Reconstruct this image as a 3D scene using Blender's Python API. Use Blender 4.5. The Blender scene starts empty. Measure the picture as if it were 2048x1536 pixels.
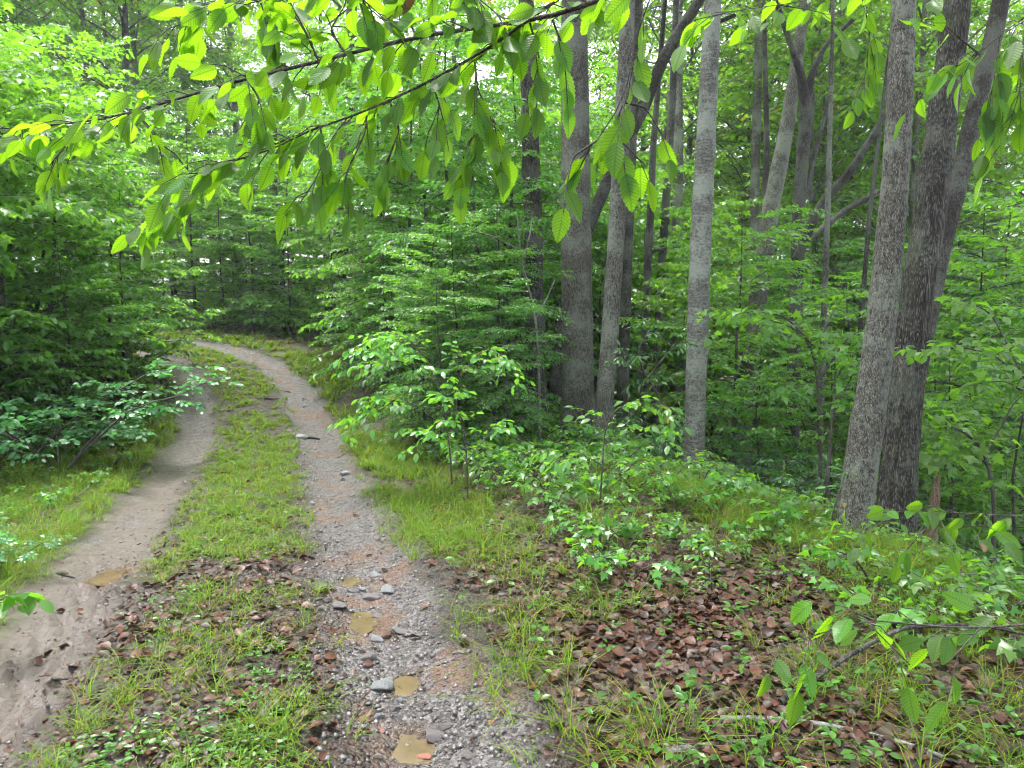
import bpy, math
import numpy as np
from mathutils import Vector, Matrix, Euler
rad = math.radians
SC = bpy.context.scene
COL = SC.collection

# ------------------------------------------------------------------ camera, sky, sun, exposure
FPX, PITCH, EYE = 1500.0, rad(7.0), 1.55            # focal length in photo pixels, tilt down, eye height
cam_d = bpy.data.cameras.new('camera'); cam = bpy.data.objects.new('camera', cam_d); COL.objects.link(cam)
cam.location = (0, 0, EYE); cam.rotation_euler = (rad(90) - PITCH, 0, 0)
cam_d.sensor_width = 36; cam_d.sensor_fit = 'HORIZONTAL'; cam_d.lens = 36 * FPX / 2048
cam_d.clip_start = 0.05; cam_d.clip_end = 1000
SC.camera = cam

SUN_EL, SUN_AZ = rad(74), rad(-40)                   # azimuth from +Y towards +X
w = bpy.data.worlds.new('World'); SC.world = w; w.use_nodes = True
nt = w.node_tree; bg = nt.nodes['Background']
sky = nt.nodes.new('ShaderNodeTexSky'); sky.sky_type = 'NISHITA'; sky.sun_disc = False
sky.sun_elevation = SUN_EL; sky.sun_rotation = SUN_AZ; sky.dust_density = 4.0; sky.air_density = 1.0
hs = nt.nodes.new('ShaderNodeHueSaturation'); hs.inputs['Saturation'].default_value = 0.30   # cloud cover greys the blue
nt.links.new(sky.outputs[0], hs.inputs['Color']); nt.links.new(hs.outputs[0], bg.inputs[0])
bg.inputs[1].default_value = 0.15
sun_d = bpy.data.lights.new('sun', 'SUN'); sun = bpy.data.objects.new('sun', sun_d); COL.objects.link(sun)
sun_d.energy = 1.5; sun_d.angle = rad(18); sun_d.color = (1.0, 0.97, 0.92)
sdir = Vector((math.sin(SUN_AZ) * math.cos(SUN_EL), math.cos(SUN_AZ) * math.cos(SUN_EL), math.sin(SUN_EL)))
sun.rotation_euler = (-sdir).to_track_quat('-Z', 'Y').to_euler(); sun.location = sdir * 60
SC.view_settings.view_transform = 'Standard'; SC.view_settings.look = 'None'
SC.view_settings.exposure = 2.45; SC.view_settings.gamma = 1.0
cy = SC.cycles
cy.use_denoising = True; cy.denoiser = 'OPENIMAGEDENOISE'; cy.denoising_input_passes = 'RGB_ALBEDO_NORMAL'
cy.max_bounces = 6; cy.diffuse_bounces = 5; cy.glossy_bounces = 1; cy.transmission_bounces = 5; cy.transparent_max_bounces = 4
cy.caustics_reflective = False; cy.caustics_refractive = False
cy.use_adaptive_sampling = True; cy.adaptive_threshold = 0.035; cy.adaptive_min_samples = 24; cy.pixel_filter_type = 'BLACKMAN_HARRIS'; cy.filter_width = 1.1

# ------------------------------------------------------------------ helpers
def rng(seed): return np.random.default_rng(seed)
def W(px, py, d):
    """point seen at photo pixel (px, py) at depth d metres along the view axis"""
    v = (768 - py) / FPX * d
    return np.array([(px - 1024) / FPX * d, d * math.cos(PITCH) + v * math.sin(PITCH), EYE - d * math.sin(PITCH) + v * math.cos(PITCH)])
def norm(a): return a / np.maximum(np.linalg.norm(a, axis=-1, keepdims=True), 1e-9)
def sstep(a, b, x):
    t = np.clip((np.asarray(x, float) - a) / (b - a), 0, 1); return t * t * (3 - 2 * t)
def _h(i, j, s): v = np.sin(i * 127.1 + j * 311.7 + s * 74.7) * 43758.5453; return v - np.floor(v)
def vn(x, y, s=0):
    x = np.asarray(x, float); y = np.asarray(y, float)
    i = np.floor(x); j = np.floor(y); a = x - i; b = y - j; a = a * a * (3 - 2 * a); b = b * b * (3 - 2 * b)
    return (_h(i, j, s) * (1 - a) + _h(i + 1, j, s) * a) * (1 - b) + (_h(i, j + 1, s) * (1 - a) + _h(i + 1, j + 1, s) * a) * b
def fbm(x, y, s=0, o=4):
    r = 0; k = 0.5
    for q in range(o): r = r + k * vn(x * 2 ** q, y * 2 ** q, s + q); k *= 0.5
    return r
def mesh(name, chunks, mats, smooth=False, attrs=None):
    """chunks: (V (n,3), F (m,k), material index[, uv per vertex])"""
    vs, lv, ls, mi, uv = [], [], [], [], []; off = 0; lo = 0; has_uv = any(len(c) > 3 for c in chunks)
    for c in chunks:
        V, F_, m = np.asarray(c[0], float), np.asarray(c[1], int), c[2]
        if len(V) == 0: continue
        k = F_.shape[1]
        vs.append(V); lv.append((F_ + off).ravel()); ls.append(lo + np.arange(len(F_)) * k); mi.append(np.full(len(F_), m))
        if has_uv: uv.append((c[3] if len(c) > 3 else np.zeros((len(V), 2)))[F_.ravel()])
        off += len(V); lo += F_.size
    me = bpy.data.meshes.new(name)
    if not vs: return me
    V = np.concatenate(vs); L = np.concatenate(lv); S = np.concatenate(ls); M = np.concatenate(mi)
    me.vertices.add(len(V)); me.vertices.foreach_set('co', V.ravel())
    me.loops.add(len(L)); me.loops.foreach_set('vertex_index', L)
    me.polygons.add(len(S)); me.polygons.foreach_set('loop_start', S); me.polygons.foreach_set('material_index', M)
    me.update(calc_edges=True)
    if smooth: me.polygons.foreach_set('use_smooth', np.ones(len(S), bool))
    if has_uv: me.uv_layers.new(name='UVMap').data.foreach_set('uv', np.concatenate(uv).ravel())
    for an, av in (attrs or {}).items():
        at = me.attributes.new(an, 'FLOAT', 'POINT'); at.data.foreach_set('value', np.asarray(av, np.float32))
    for m in mats: me.materials.append(m)
    me.validate(); return me
def obj(name, me, parent=None, loc=None, rot=None, scale=None):
    o = bpy.data.objects.new(name, me); COL.objects.link(o); o.parent = parent
    if loc is not None: o.location = [float(q) for q in loc]
    if rot is not None: o.rotation_euler = rot
    if scale is not None: o.scale = (scale,) * 3 if np.isscalar(scale) else scale
    return o
def tag(o, label=None, cat=None, group=None, kind=None):
    for k, v in (('label', label), ('category', cat), ('group', group), ('kind', kind)):
        if v: o[k] = v
    return o
def tube(P, r, ns=6, cap=False, wob=0, seed=0):
    P = np.asarray(P, float); r = np.broadcast_to(np.asarray(r, float), (len(P),))
    T = norm(np.gradient(P, axis=0)); ref = np.array([0.0, 1.0, 0.0]) if abs(T[:, 1]).mean() < 0.8 else np.array([1.0, 0, 0])
    A = norm(np.cross(T, ref)); B = np.cross(T, A)
    a = np.linspace(0, 2 * math.pi, ns, endpoint=False)
    rr = r[:, None] * np.ones(ns)
    if wob: rr = rr * (1 + wob * (fbm(np.cos(a)[None] * 1.5 + seed * 3.1, np.sin(a)[None] * 1.5 + np.arange(len(P))[:, None] * 0.35, seed) - 0.47) * 2)
    V = P[:, None] + rr[..., None] * (np.cos(a)[None, :, None] * A[:, None] + np.sin(a)[None, :, None] * B[:, None])
    n = len(P); i = np.arange(n - 1)[:, None] * ns; j = np.arange(ns)[None]; j2 = (j + 1) % ns
    F_ = np.stack([i + j, i + j2, i + ns + j2, i + ns + j], -1).reshape(-1, 4)
    return V.reshape(-1, 3), F_
def resample(P, n, k=None):
    P = np.asarray(P, float); s = np.r_[0, np.cumsum(np.linalg.norm(np.diff(P[:, :3], axis=0), axis=1))]
    t = np.linspace(0, s[-1], n)
    Q = np.stack([np.interp(t, s, P[:, c]) for c in range(P.shape[1])], 1)
    for _ in range(k or 0): Q[1:-1] = (Q[:-2] + 2 * Q[1:-1] + Q[2:]) / 4
    return Q

# ------------------------------------------------------------------ materials
def mat(name):
    m = bpy.data.materials.new(name); m.use_nodes = True
    return m, m.node_tree, m.node_tree.nodes['Principled BSDF'], m.node_tree.nodes['Material Output']
def N(t, k, **kw):
    n = t.nodes.new('ShaderNode' + k)
    for a, v in kw.items():
        if a in n.inputs.keys(): n.inputs[a].default_value = v
        else: setattr(n, a, v)
    return n
def ramp(t, src, stops):
    r = N(t, 'ValToRGB'); e = r.color_ramp.elements
    for i, (p, c) in enumerate(stops):
        q = e[i] if i < 2 else e.new(p); q.position = p; q.color = (*c, 1)
    t.links.new(src, r.inputs[0]); return r.outputs[0]
def mix(t, f, a, b, mode='MIX'):
    m = N(t, 'Mix', data_type='RGBA', blend_type=mode)
    for s, i in ((f, 0), (a, 6), (b, 7)):
        if isinstance(s, (int, float)): m.inputs[i].default_value = s
        elif isinstance(s, tuple): m.inputs[i].default_value = (*s, 1)
        else: t.links.new(s, m.inputs[i])
    return m.outputs[2]
def mth(t, op, a, b=None, c=None):
    m = N(t, 'Math', operation=op)
    for i, s in enumerate((a, b, c)):
        if s is None: continue
        if isinstance(s, (int, float)): m.inputs[i].default_value = s
        else: t.links.new(s, m.inputs[i])
    return m.outputs[0]
def noise(t, vec, scale, detail=3, rough=0.6):
    n = N(t, 'TexNoise', Scale=scale, Detail=detail, Roughness=rough); t.links.new(vec, n.inputs['Vector']); return n.outputs[0]
def mapping(t, scale):
    tc = N(t, 'TexCoord'); mp = N(t, 'Mapping'); mp.inputs['Scale'].default_value = scale
    t.links.new(tc.outputs['Object'], mp.inputs[0]); return mp.outputs[0]
def bump(t, bsdf, h, dist, s=1.0):
    b = N(t, 'Bump', Strength=s, Distance=dist); t.links.new(h, b.inputs['Height']); t.links.new(b.outputs[0], bsdf.inputs['Normal']); return b

def leaf_mat(name, dark, light, trans, rough=0.34, tw=0.45, veins=False, spec=0.38, yellow=0.0, coat=0.22):
    m, t, b, out = mat(name)
    g = N(t, 'NewGeometry'); oi = N(t, 'ObjectInfo')
    rnd = oi.outputs['Random'] if veins else g.outputs['Random Per Island']
    col = ramp(t, rnd, [(0.0, dark), (0.75, light), (1.0, tuple(min(1, c * 1.35) for c in light))])
    tr = ramp(t, rnd, [(0.0, tuple(c * 0.75 for c in trans)), (1.0, trans)])
    if yellow:
        f = mth(t, 'GREATER_THAN', mth(t, 'FRACT', mth(t, 'MULTIPLY', rnd, 37.7)), 1 - yellow)
        col = mix(t, f, col, (0.15, 0.12, 0.03)); tr = mix(t, f, tr, (0.28, 0.23, 0.03))
    hv = N(t, 'HueSaturation'); hv.inputs['Hue'].default_value = 0.5
    t.links.new(mth(t, 'MULTIPLY_ADD', oi.outputs['Random'], 0.4, 0.8), hv.inputs['Value'])
    t.links.new(mth(t, 'MULTIPLY_ADD', oi.outputs['Random'], 0.03, 0.485), hv.inputs['Hue'])
    t.links.new(col, hv.inputs['Color']); col = hv.outputs[0]
    if veins:
        uv = N(t, 'UVMap'); sx = N(t, 'SeparateXYZ'); t.links.new(uv.outputs[0], sx.inputs[0])
        au = mth(t, 'ABSOLUTE', sx.outputs[0])
        ph = mth(t, 'MULTIPLY', mth(t, 'SUBTRACT', sx.outputs[1], mth(t, 'MULTIPLY', au, 0.55)), 11.0 * 2 * math.pi)
        wv = mth(t, 'MULTIPLY_ADD', mth(t, 'COSINE', ph), 0.5, 0.5)
        vein = mth(t, 'POWER', wv, 6.0)
        midr = mth(t, 'LESS_THAN', au, 0.022)
        vv = mth(t, 'MAXIMUM', vein, midr)
        col = mix(t, mth(t, 'MULTIPLY', vv, 0.3), col, tuple(min(1, c * 2.0) for c in light))
        tr = mix(t, mth(t, 'MULTIPLY', vv, 0.85), tr, tuple(c * 0.42 for c in trans))
        fine = noise(t, uv.outputs[0], 60, 2)
        sp = noise(t, mapping(t, (1, 1, 1)), 5, 2)
        bump(t, b, mth(t, 'ADD', mth(t, 'MULTIPLY', wv, -1.0), mth(t, 'MULTIPLY', fine, 0.25)), 0.0016, 0.8)
    t.links.new(col, b.inputs['Base Color'])
    b.inputs['Roughness'].default_value = rough; b.inputs['Specular IOR Level'].default_value = spec
    b.inputs['Coat Weight'].default_value = coat; b.inputs['Coat Roughness'].default_value = 0.2     # film of rain water
    tl = N(t, 'BsdfTranslucent'); t.links.new(tr, tl.inputs[0])
    mx = N(t, 'MixShader'); mx.inputs[0].default_value = tw
    t.links.new(b.outputs[0], mx.inputs[1]); t.links.new(tl.outputs[0], mx.inputs[2]); t.links.new(mx.outputs[0], out.inputs[0])
    return m
M_BEECH = leaf_mat('beech_leaf', (0.03, 0.095, 0.014), (0.055, 0.15, 0.02), (0.28, 0.58, 0.012), rough=0.38, tw=0.62, veins=True, coat=.2)
M_BEECHF = leaf_mat('beech_leaf_fine', (0.03, 0.095, 0.014), (0.055, 0.15, 0.02), (0.19, 0.50, 0.014), rough=0.38, tw=0.55, coat=.25)
M_UNDER = leaf_mat('understory_leaf', (0.03, 0.10, 0.018), (0.068, 0.175, 0.026), (0.21, 0.52, 0.026), rough=0.36, tw=0.5)
M_DARK = leaf_mat('dark_leaf', (0.024, 0.085, 0.024), (0.058, 0.155, 0.033), (0.15, 0.45, 0.032), rough=0.33, tw=0.48)
M_MAPLE = leaf_mat('maple_leaf', (0.034, 0.11, 0.016), (0.074, 0.19, 0.026), (0.25, 0.56, 0.024), rough=0.36, tw=0.5)
M_LIGHT = leaf_mat('pale_green_leaf', (0.045, 0.14, 0.024), (0.08, 0.21, 0.038), (0.24, 0.58, 0.03), rough=0.36, yellow=0.01)
M_LOCUST = leaf_mat('blue_green_leaflet', (0.045, 0.14, 0.055), (0.07, 0.2, 0.08), (0.14, 0.46, 0.09), rough=0.4)
M_LAUREL = leaf_mat('laurel_leaf', (0.025, 0.08, 0.022), (0.05, 0.13, 0.038), (0.08, 0.28, 0.03), rough=0.28, tw=0.32)
M_FAR = leaf_mat('canopy_leaf', (0.045, 0.13, 0.018), (0.085, 0.20, 0.028), (0.24, 0.50, 0.028), rough=0.4, tw=0.58, yellow=0.02, coat=.3)
M_NEEDLE = leaf_mat('pine_needle', (0.03, 0.08, 0.05), (0.05, 0.12, 0.07), (0.05, 0.14, 0.06), rough=0.45, tw=0.25, coat=0)
M_GRASS = leaf_mat('grass_blade', (0.042, 0.10, 0.009), (0.105, 0.175, 0.015), (0.22, 0.38, 0.012), rough=0.6, tw=0.45, yellow=0.13, spec=.15, coat=0)
M_DRY = leaf_mat('dead_leaf', (0.012, 0.007, 0.005), (0.056, 0.023, 0.012), (0.07, 0.03, 0.012), rough=0.5, tw=0.12, spec=0.25, coat=.05)

def bark(name, dark, mid, pale, vs=(9, 9, 1.6), lichen=0.35, lich_col=(0.22, 0.245, 0.20), dist=0.022, band=False, moss=0.0):
    m, t, b, out = mat(name)
    v = mapping(t, vs); vo = mapping(t, (1, 1, 1))
    n1 = noise(t, v, 4.0, 5, 0.7)
    wv_ = N(t, 'Vector' + 'Math', operation='MULTIPLY_ADD'); nz = N(t, 'TexNoise', Scale=1.3, Detail=3.0); t.links.new(v, nz.inputs['Vector']); t.links.new(nz.outputs['Color'], wv_.inputs[0]); wv_.inputs[1].default_value = (.9, .9, .9); t.links.new(v, wv_.inputs[2])
    vr = N(t, 'TexVoronoi', feature='DISTANCE_TO_EDGE', Scale=9.0); t.links.new(wv_.outputs[0], vr.inputs['Vector'])
    n2 = noise(t, v, 14.0, 4, 0.75)
    h = mth(t, 'ADD', mth(t, 'ADD', mth(t, 'MULTIPLY', n1, 0.55), mth(t, 'MULTIPLY', n2, 0.4)), mth(t, 'MULTIPLY', vr.outputs[0], 0.7))
    col = ramp(t, h, [(0.45, dark), (0.58, mid), (0.74, pale)])
    if band:
        bn = noise(t, mapping(t, (3.5, 3.5, 17)), 2.6, 5, 0.72)
        col = mix(t, ramp(t, bn, [(0.46, (0, 0, 0)), (0.62, (0.6, 0.6, 0.6))]), col, (0.165, 0.168, 0.15)); h = mth(t, 'ADD', mth(t, 'MULTIPLY', h, 0.4), bn)
    big = noise(t, vo, 2.2, 3); fine = noise(t, vo, 34, 3, 0.75)
    f = ramp(t, mth(t, 'ADD', mth(t, 'MULTIPLY', big, 0.75), mth(t, 'MULTIPLY', fine, 0.5)), [(0.58, (0, 0, 0)), (0.70, (1, 1, 1))])
    col = mix(t, mth(t, 'MULTIPLY', f, lichen), col, lich_col)
    if moss:
        f2 = ramp(t, noise(t, vo, 1.3, 4, 0.7), [(0.52, (0, 0, 0)), (0.66, (1, 1, 1))])
        col = mix(t, mth(t, 'MULTIPLY', f2, moss), col, (0.06, 0.08, 0.03))
    oi = N(t, 'ObjectInfo'); hv = N(t, 'HueSaturation'); t.links.new(mth(t, 'MULTIPLY_ADD', oi.outputs['Random'], 0.3, 0.85), hv.inputs['Value'])
    t.links.new(col, hv.inputs['Color']); t.links.new(hv.outputs[0], b.inputs['Base Color'])
    b.inputs['Roughness'].default_value = 0.75; b.inputs['Specular IOR Level'].default_value = 0.3
    bump(t, b, h, dist, 0.9); return m
B_OAK = bark('oak_bark', (0.014, 0.013, 0.010), (0.074, 0.069, 0.055), (0.20, 0.192, 0.16), (16, 16, 3.5), 0.55)
B_GREY = bark('grey_bark', (0.015, 0.014, 0.011), (0.085, 0.081, 0.066), (0.24, 0.235, 0.20), (14, 14, 3), 0.75)
B_BIRCH = bark('birch_bark', (0.015, 0.015, 0.013), (0.06, 0.06, 0.05), (0.15, 0.15, 0.132), (8, 8, 14), 0.6, (0.22, 0.25, 0.21), 0.006, True)
B_FURROW = bark('furrowed_bark', (0.004, 0.0036, 0.003), (0.024, 0.021, 0.017), (0.125, 0.118, 0.10), (9, 9, 1.0), 0.25, dist=0.035, moss=0.5)
B_DARK = bark('dark_wet_bark', (0.007, 0.006, 0.0055), (0.026, 0.023, 0.020), (0.08, 0.073, 0.064), (12, 12, 2), 0.3)
B_TWIG = bark('twig_bark', (0.012, 0.010, 0.009), (0.035, 0.028, 0.022), (0.10, 0.085, 0.07), (10, 10, 10), 0.2, dist=0.002)
B_DEAD = bark('dead_wood', (0.02, 0.018, 0.016), (0.07, 0.062, 0.055), (0.18, 0.175, 0.16), (20, 20, 20), 0.6, (0.22, 0.245, 0.23), 0.004)
B_STUMP = bark('bare_stump_wood', (0.05, 0.03, 0.02), (0.14, 0.09, 0.06), (0.24, 0.17, 0.13), (14, 14, 1.5), 0.1, dist=0.006)

# ------------------------------------------------------------------ terrain
CL = np.array([(1.5, -8), (0.4, -3), (-0.35, 0), (-1.0, 2), (-1.14, 2.5), (-1.36, 3.25), (-1.83, 4.7), (-2.55, 7.1), (-3.5, 10.2), (-4.25, 12.0),
               (-5.3, 13.7), (-7.0, 15.2), (-9.5, 16.1), (-13, 16.6), (-20, 17), (-34, 18)], float)
CLs = resample(CL, 420, 10)
CLt = norm(np.gradient(CLs, axis=0)); CLd = np.r_[0, np.cumsum(np.linalg.norm(np.diff(CLs, axis=0), axis=1))]
def prof(Y): return np.interp(Y, [-9, 0, 2.5, 3.25, 4.7, 7.1, 9, 10.6, 12.3, 14, 16, 18], [0.1, 0.06, 0.03, 0.0, -0.13, -0.30, -0.36, -0.28, 0.02, 0.34, 0.62, 0.7])
_k = np.ones(15) / 15
CLz = prof(CLs[:, 1]); CLz = np.convolve(np.pad(CLz, 7, mode='edge'), _k, 'valid')
def road(x, y):
    """signed offset u from the track's centre line (right positive), index along it"""
    x = np.atleast_1d(np.asarray(x, float)); y = np.atleast_1d(np.asarray(y, float)); u = np.empty(len(x)); k = np.empty(len(x), int)
    for a in range(0, len(x), 20000):
        s = slice(a, a + 20000); dx = x[s, None] - CLs[None, :, 0]; dy = y[s, None] - CLs[None, :, 1]
        i = np.argmin(dx * dx + dy * dy, 1); r = np.arange(len(i)); tx, ty = CLt[i, 0], CLt[i, 1]
        cr = tx * dy[r, i] - ty * dx[r, i]; u[s] = -np.sign(cr) * np.hypot(dx[r, i], dy[r, i]); k[s] = i
    return u, k
PUD = []                                            # puddle spots, filled below: x, y, radius
def base_z(x, y, u, k):
    x = np.atleast_1d(x); y = np.atleast_1d(y)
    z = CLz[k].copy(); R = np.maximum(u, 0); L = np.maximum(-u, 0)
    z += 0.05 * sstep(1.35, 2.2, R) - 0.05 * np.clip(R - 2.2, 0, 2)
    mk = sstep(-2.5, 1.0, x - 0.12 * np.maximum(y - 9, 0))
    z -= mk * (0.62 * np.clip(R - 3.95, 0, 3) + 0.36 * np.clip(R - 6.95, 0, 6) + 0.10 * np.clip(R - 12.9, 0, 40))
    z += (1 - mk) * 0.05 * np.clip(R - 3, 0, 30)
    z += 0.22 * sstep(1.5, 3.2, L) + 0.05 * np.clip(L - 3, 0, 30)
    z += (fbm(x * 0.7, y * 0.7, 3) - 0.47) * 0.22 * sstep(1.2, 3, np.abs(u)) + (fbm(x * 3, y * 3, 9) - 0.47) * 0.05 * sstep(0.9, 1.6, np.abs(u))
    return z
def edge_n(x, y): return (fbm(x * 1.7, y * 1.7, 21) - 0.47) * 0.55
def ground_z(x, y):
    u, k = road(x, y); return base_z(x, y, u, k) - 0.10 * (1 - sstep(1.05, 1.5, np.abs(u) + edge_n(x, y))), u
def track_z(x, y, u=None, k=None):
    if u is None: u, k = road(x, y)
    x = np.atleast_1d(x); y = np.atleast_1d(y); a = np.abs(u)
    z = base_z(x, y, u, k) - 0.075 * np.exp(-((a - 0.78) / 0.27) ** 2) + 0.02 * np.exp(-(a / 0.3) ** 2)
    z += (fbm(x * 2.2, y * 2.2, 5) - 0.47) * 0.05 + (fbm(x * 9, y * 9, 6, 3) - 0.44) * 0.034 + (vn(x * 34, y * 34, 8) - 0.5) * 0.008
    s = CLd[k]; um = u + 0.70                        # tyre tread pressed into the mud of the near rut
    tr = sstep(0.20, 0.14, np.abs(um)) * sstep(5.2, 4.4, y) * sstep(0.22, 0.4, vn(x * 2.3, y * 2.3, 31))
    z += tr * 0.019 * np.sign(np.sin((s + np.abs(um) * 0.7) * 2 * math.pi / 0.075)) * (np.abs(um) > 0.018)
    for (px, py, pr) in PUD: z -= 0.032 * np.exp(-(((x - px) / pr) ** 2 + ((y - py) / (pr * 1.25)) ** 2))
    return z - 0.16 * sstep(1.15, 1.75, a + edge_n(x, y) * -0.3)
def surf(x, y):
    g, u = ground_z(x, y); return np.maximum(g, track_z(x, y))
def S1(x, y): return float(surf(np.array([x]), np.array([y]))[0])
def ray(px, py, dmax=40):
    d = np.concatenate([np.arange(1.6, 8, 0.02), np.arange(8, dmax, 0.1)]); P = np.array([W(px, py, q) for q in d])
    hit = np.where(P[:, 2] < surf(P[:, 0], P[:, 1]))[0]; i = hit[0] if len(hit) else len(d) - 1
    return P[i], d[i]

for px, py, r in ((698, 1162, .06), (712, 1245, .075), (822, 1500, .065), (812, 1378, .05), (726, 1430, .04), (226, 1158, .08)):
    p, d = ray(px, py); PUD.append((p[0], p[1], r))

def ground_mat():
    m, t, b, out = mat('forest_floor')
    v = mapping(t, (1, 1, 1)); n1 = noise(t, v, 1.6, 4); n2 = noise(t, v, 28, 4, 0.7); n3 = noise(t, v, 7, 4)
    col = ramp(t, n2, [(0.3, (0.012, 0.007, 0.005)), (0.55, (0.042, 0.022, 0.013)), (0.75, (0.085, 0.045, 0.026))])
    col = mix(t, ramp(t, mth(t, 'ADD', mth(t, 'MULTIPLY', n1, .6), mth(t, 'MULTIPLY', n3, .4)), [(0.48, (0, 0, 0)), (0.62, (.8, .8, .8))]), col, (0.03, 0.052, 0.012))
    t.links.new(col, b.inputs['Base Color']); b.inputs['Roughness'].default_value = 0.6
    bump(t, b, mth(t, 'ADD', n2, n3), 0.03, 0.8); return m
def track_mat():
    m, t, b, out = mat('wet_dirt_track')
    v = mapping(t, (1, 1, 1)); at = N(t, 'Attribute', attribute_name='rut'); rut = at.outputs['Fac']
    sd = N(t, 'Attribute', attribute_name='sand').outputs['Fac']
    big = noise(t, v, 2.3, 4); mid = noise(t, v, 12, 4, 0.65); fine = noise(t, v, 90, 3, 0.8)
    vr = N(t, 'TexVoronoi', Scale=70.0); t.links.new(v, vr.inputs['Vector'])
    grit = ramp(t, vr.outputs['Color'], [(0.1, (0.024, 0.021, 0.021)), (0.5, (0.078, 0.071, 0.071)), (0.9, (0.185, 0.172, 0.173))])
    sand = ramp(t, fine, [(0.3, (0.052, 0.041, 0.033)), (0.7, (0.112, 0.092, 0.077))])
    soil = ramp(t, mid, [(0.3, (0.014, 0.010, 0.008)), (0.7, (0.05, 0.037, 0.03))])
    clay = (0.12, 0.062, 0.036)
    col = mix(t, sd, grit, sand)
    col = mix(t, ramp(t, mth(t, 'MULTIPLY', big, mth(t, 'SUBTRACT', 1.35, sd)), [(0.70, (0, 0, 0)), (0.82, (.7, .7, .7))]), col, clay)
    col = mix(t, mth(t, 'MULTIPLY', ramp(t, mid, [(0.50, (0, 0, 0)), (0.62, (1, 1, 1))]), 0.45), col, soil)
    col = mix(t, rut, soil, col)
    wet = N(t, 'Attribute', attribute_name='wet').outputs['Fac']
    col = mix(t, mth(t, 'MULTIPLY', wet, mth(t, 'MULTIPLY_ADD', fine, .8, .3)), col, (0.085, 0.054, 0.032))
    t.links.new(col, b.inputs['Base Color'])
    rg = mix(t, wet, ramp(t, mid, [(0.35, (0.25,) * 3), (0.65, (0.6,) * 3)]), (0.12, 0.12, 0.12)); t.links.new(rg, b.inputs['Roughness'])
    h = mth(t, 'ADD', mth(t, 'MULTIPLY', fine, 0.7), mth(t, 'MULTIPLY', mth(t, 'SUBTRACT', 1.0, vr.outputs['Distance']), mth(t, 'SUBTRACT', 1.0, sd)))
    bump(t, b, h, 0.018, 1.0); return m
M_GROUND, M_TRACK = ground_mat(), track_mat()

def axis(stops):
    out = [stops[0][0]]
    for (a, _), (b, st) in zip(stops[:-1], stops[1:]): n = max(1, int(round((b - a) / st))); out += list(np.linspace(a, b, n + 1)[1:])
    return np.array(out)
gx = axis([(-160, 0), (-40, 8), (-14, 1.0), (-5, .15), (5, .055), (14, .3), (40, 1.2), (160, 8)])
gy = axis([(-60, 0), (-12, 4), (1, .6), (7, .055), (13, .1), (24, .3), (60, 2), (220, 10)])
GX, GY = np.meshgrid(gx, gy); gz, _ = ground_z(GX.ravel(), GY.ravel())
nx, ny = len(gx), len(gy); ii = np.arange(ny - 1)[:, None] * nx + np.arange(nx - 1)[None]
GF = np.stack([ii, ii + 1, ii + nx + 1, ii + nx], -1).reshape(-1, 4)
tag(obj('ground', mesh('ground', [(np.stack([GX.ravel(), GY.ravel(), gz], 1), GF, 0)], [M_GROUND], True)), kind='structure')

ts = axis([(0, 0), (9.4, .12), (13.2, .016), (24, .06), (CLd[-1] - 0.3, .25)])
us = axis([(-1.9, 0), (-0.35, .02), (0.35, .035), (1.9, .03)])
cx = np.interp(ts, CLd, CLs[:, 0]); cyy = np.interp(ts, CLd, CLs[:, 1]); tx = np.interp(ts, CLd, CLt[:, 0]); ty = np.interp(ts, CLd, CLt[:, 1])
TX = (cx[:, None] + us[None] * ty[:, None]).ravel(); TY = (cyy[:, None] - us[None] * tx[:, None]).ravel()
tu, tk = road(TX, TY); tz = track_z(TX, TY, tu, tk)
nr, nc = len(ts), len(us); ii = np.arange(nr - 1)[:, None] * nc + np.arange(nc - 1)[None]
TF = np.stack([ii, ii + 1, ii + nc + 1, ii + nc], -1).reshape(-1, 4)
en = (fbm(TX * 3, TY * 3, 41) - 0.47) * 0.45
rut_a = sstep(0.40, 0.20, np.abs(np.abs(tu) - 0.80) + en + np.where(tu < 0, .06, 0))
sand_a = sstep(0.2, -0.2, tu) * sstep(11, 7, TY) * sstep(0.25, 0.45, fbm(TX * 2, TY * 2, 44) + 0.15)
wet_a = np.zeros(len(TX))
for (px, py, pr) in PUD: wet_a = np.maximum(wet_a, sstep(1.0, .25, np.hypot(TX - px, (TY - py) * .75) / (pr * 2.3) + (fbm(TX * 7, TY * 7, 91) - .47) * 1.1))
tag(obj('dirt_track', mesh('dirt_track', [(np.stack([TX, TY, tz], 1), TF, 0)], [M_TRACK], True, {'rut': rut_a, 'sand': sand_a, 'wet': wet_a})), kind='structure')

m, t, b, out = mat('muddy_water'); v = mapping(t, (1, 1, 1))
t.links.new(ramp(t, noise(t, v, 9, 3), [(0.3, (0.06, 0.042, 0.024)), (0.7, (0.115, 0.082, 0.046))]), b.inputs['Base Color'])
b.inputs['Roughness'].default_value = 0.03; bump(t, b, noise(t, v, 40, 2), 0.002, 0.3); M_WATER = m
for i, (px, py, pr) in enumerate(PUD):
    nv = 56; a = np.linspace(0, 2 * math.pi, nv, endpoint=False); lev = S1(px, py) + 0.011
    rr = pr * 1.55 * (1 + .2 * (vn(np.cos(a) * 2 + i, np.sin(a) * 2, i) - .5))
    V = np.stack([px + rr * np.cos(a), py + rr * 1.2 * np.sin(a), np.full(nv, lev)], 1); V = np.vstack([V, [px, py, lev]])
    tag(obj('puddle', mesh('puddle', [(V, np.array([[nv, q, (q + 1) % nv] for q in range(nv)]), 0)], [M_WATER])), kind='structure')

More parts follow.
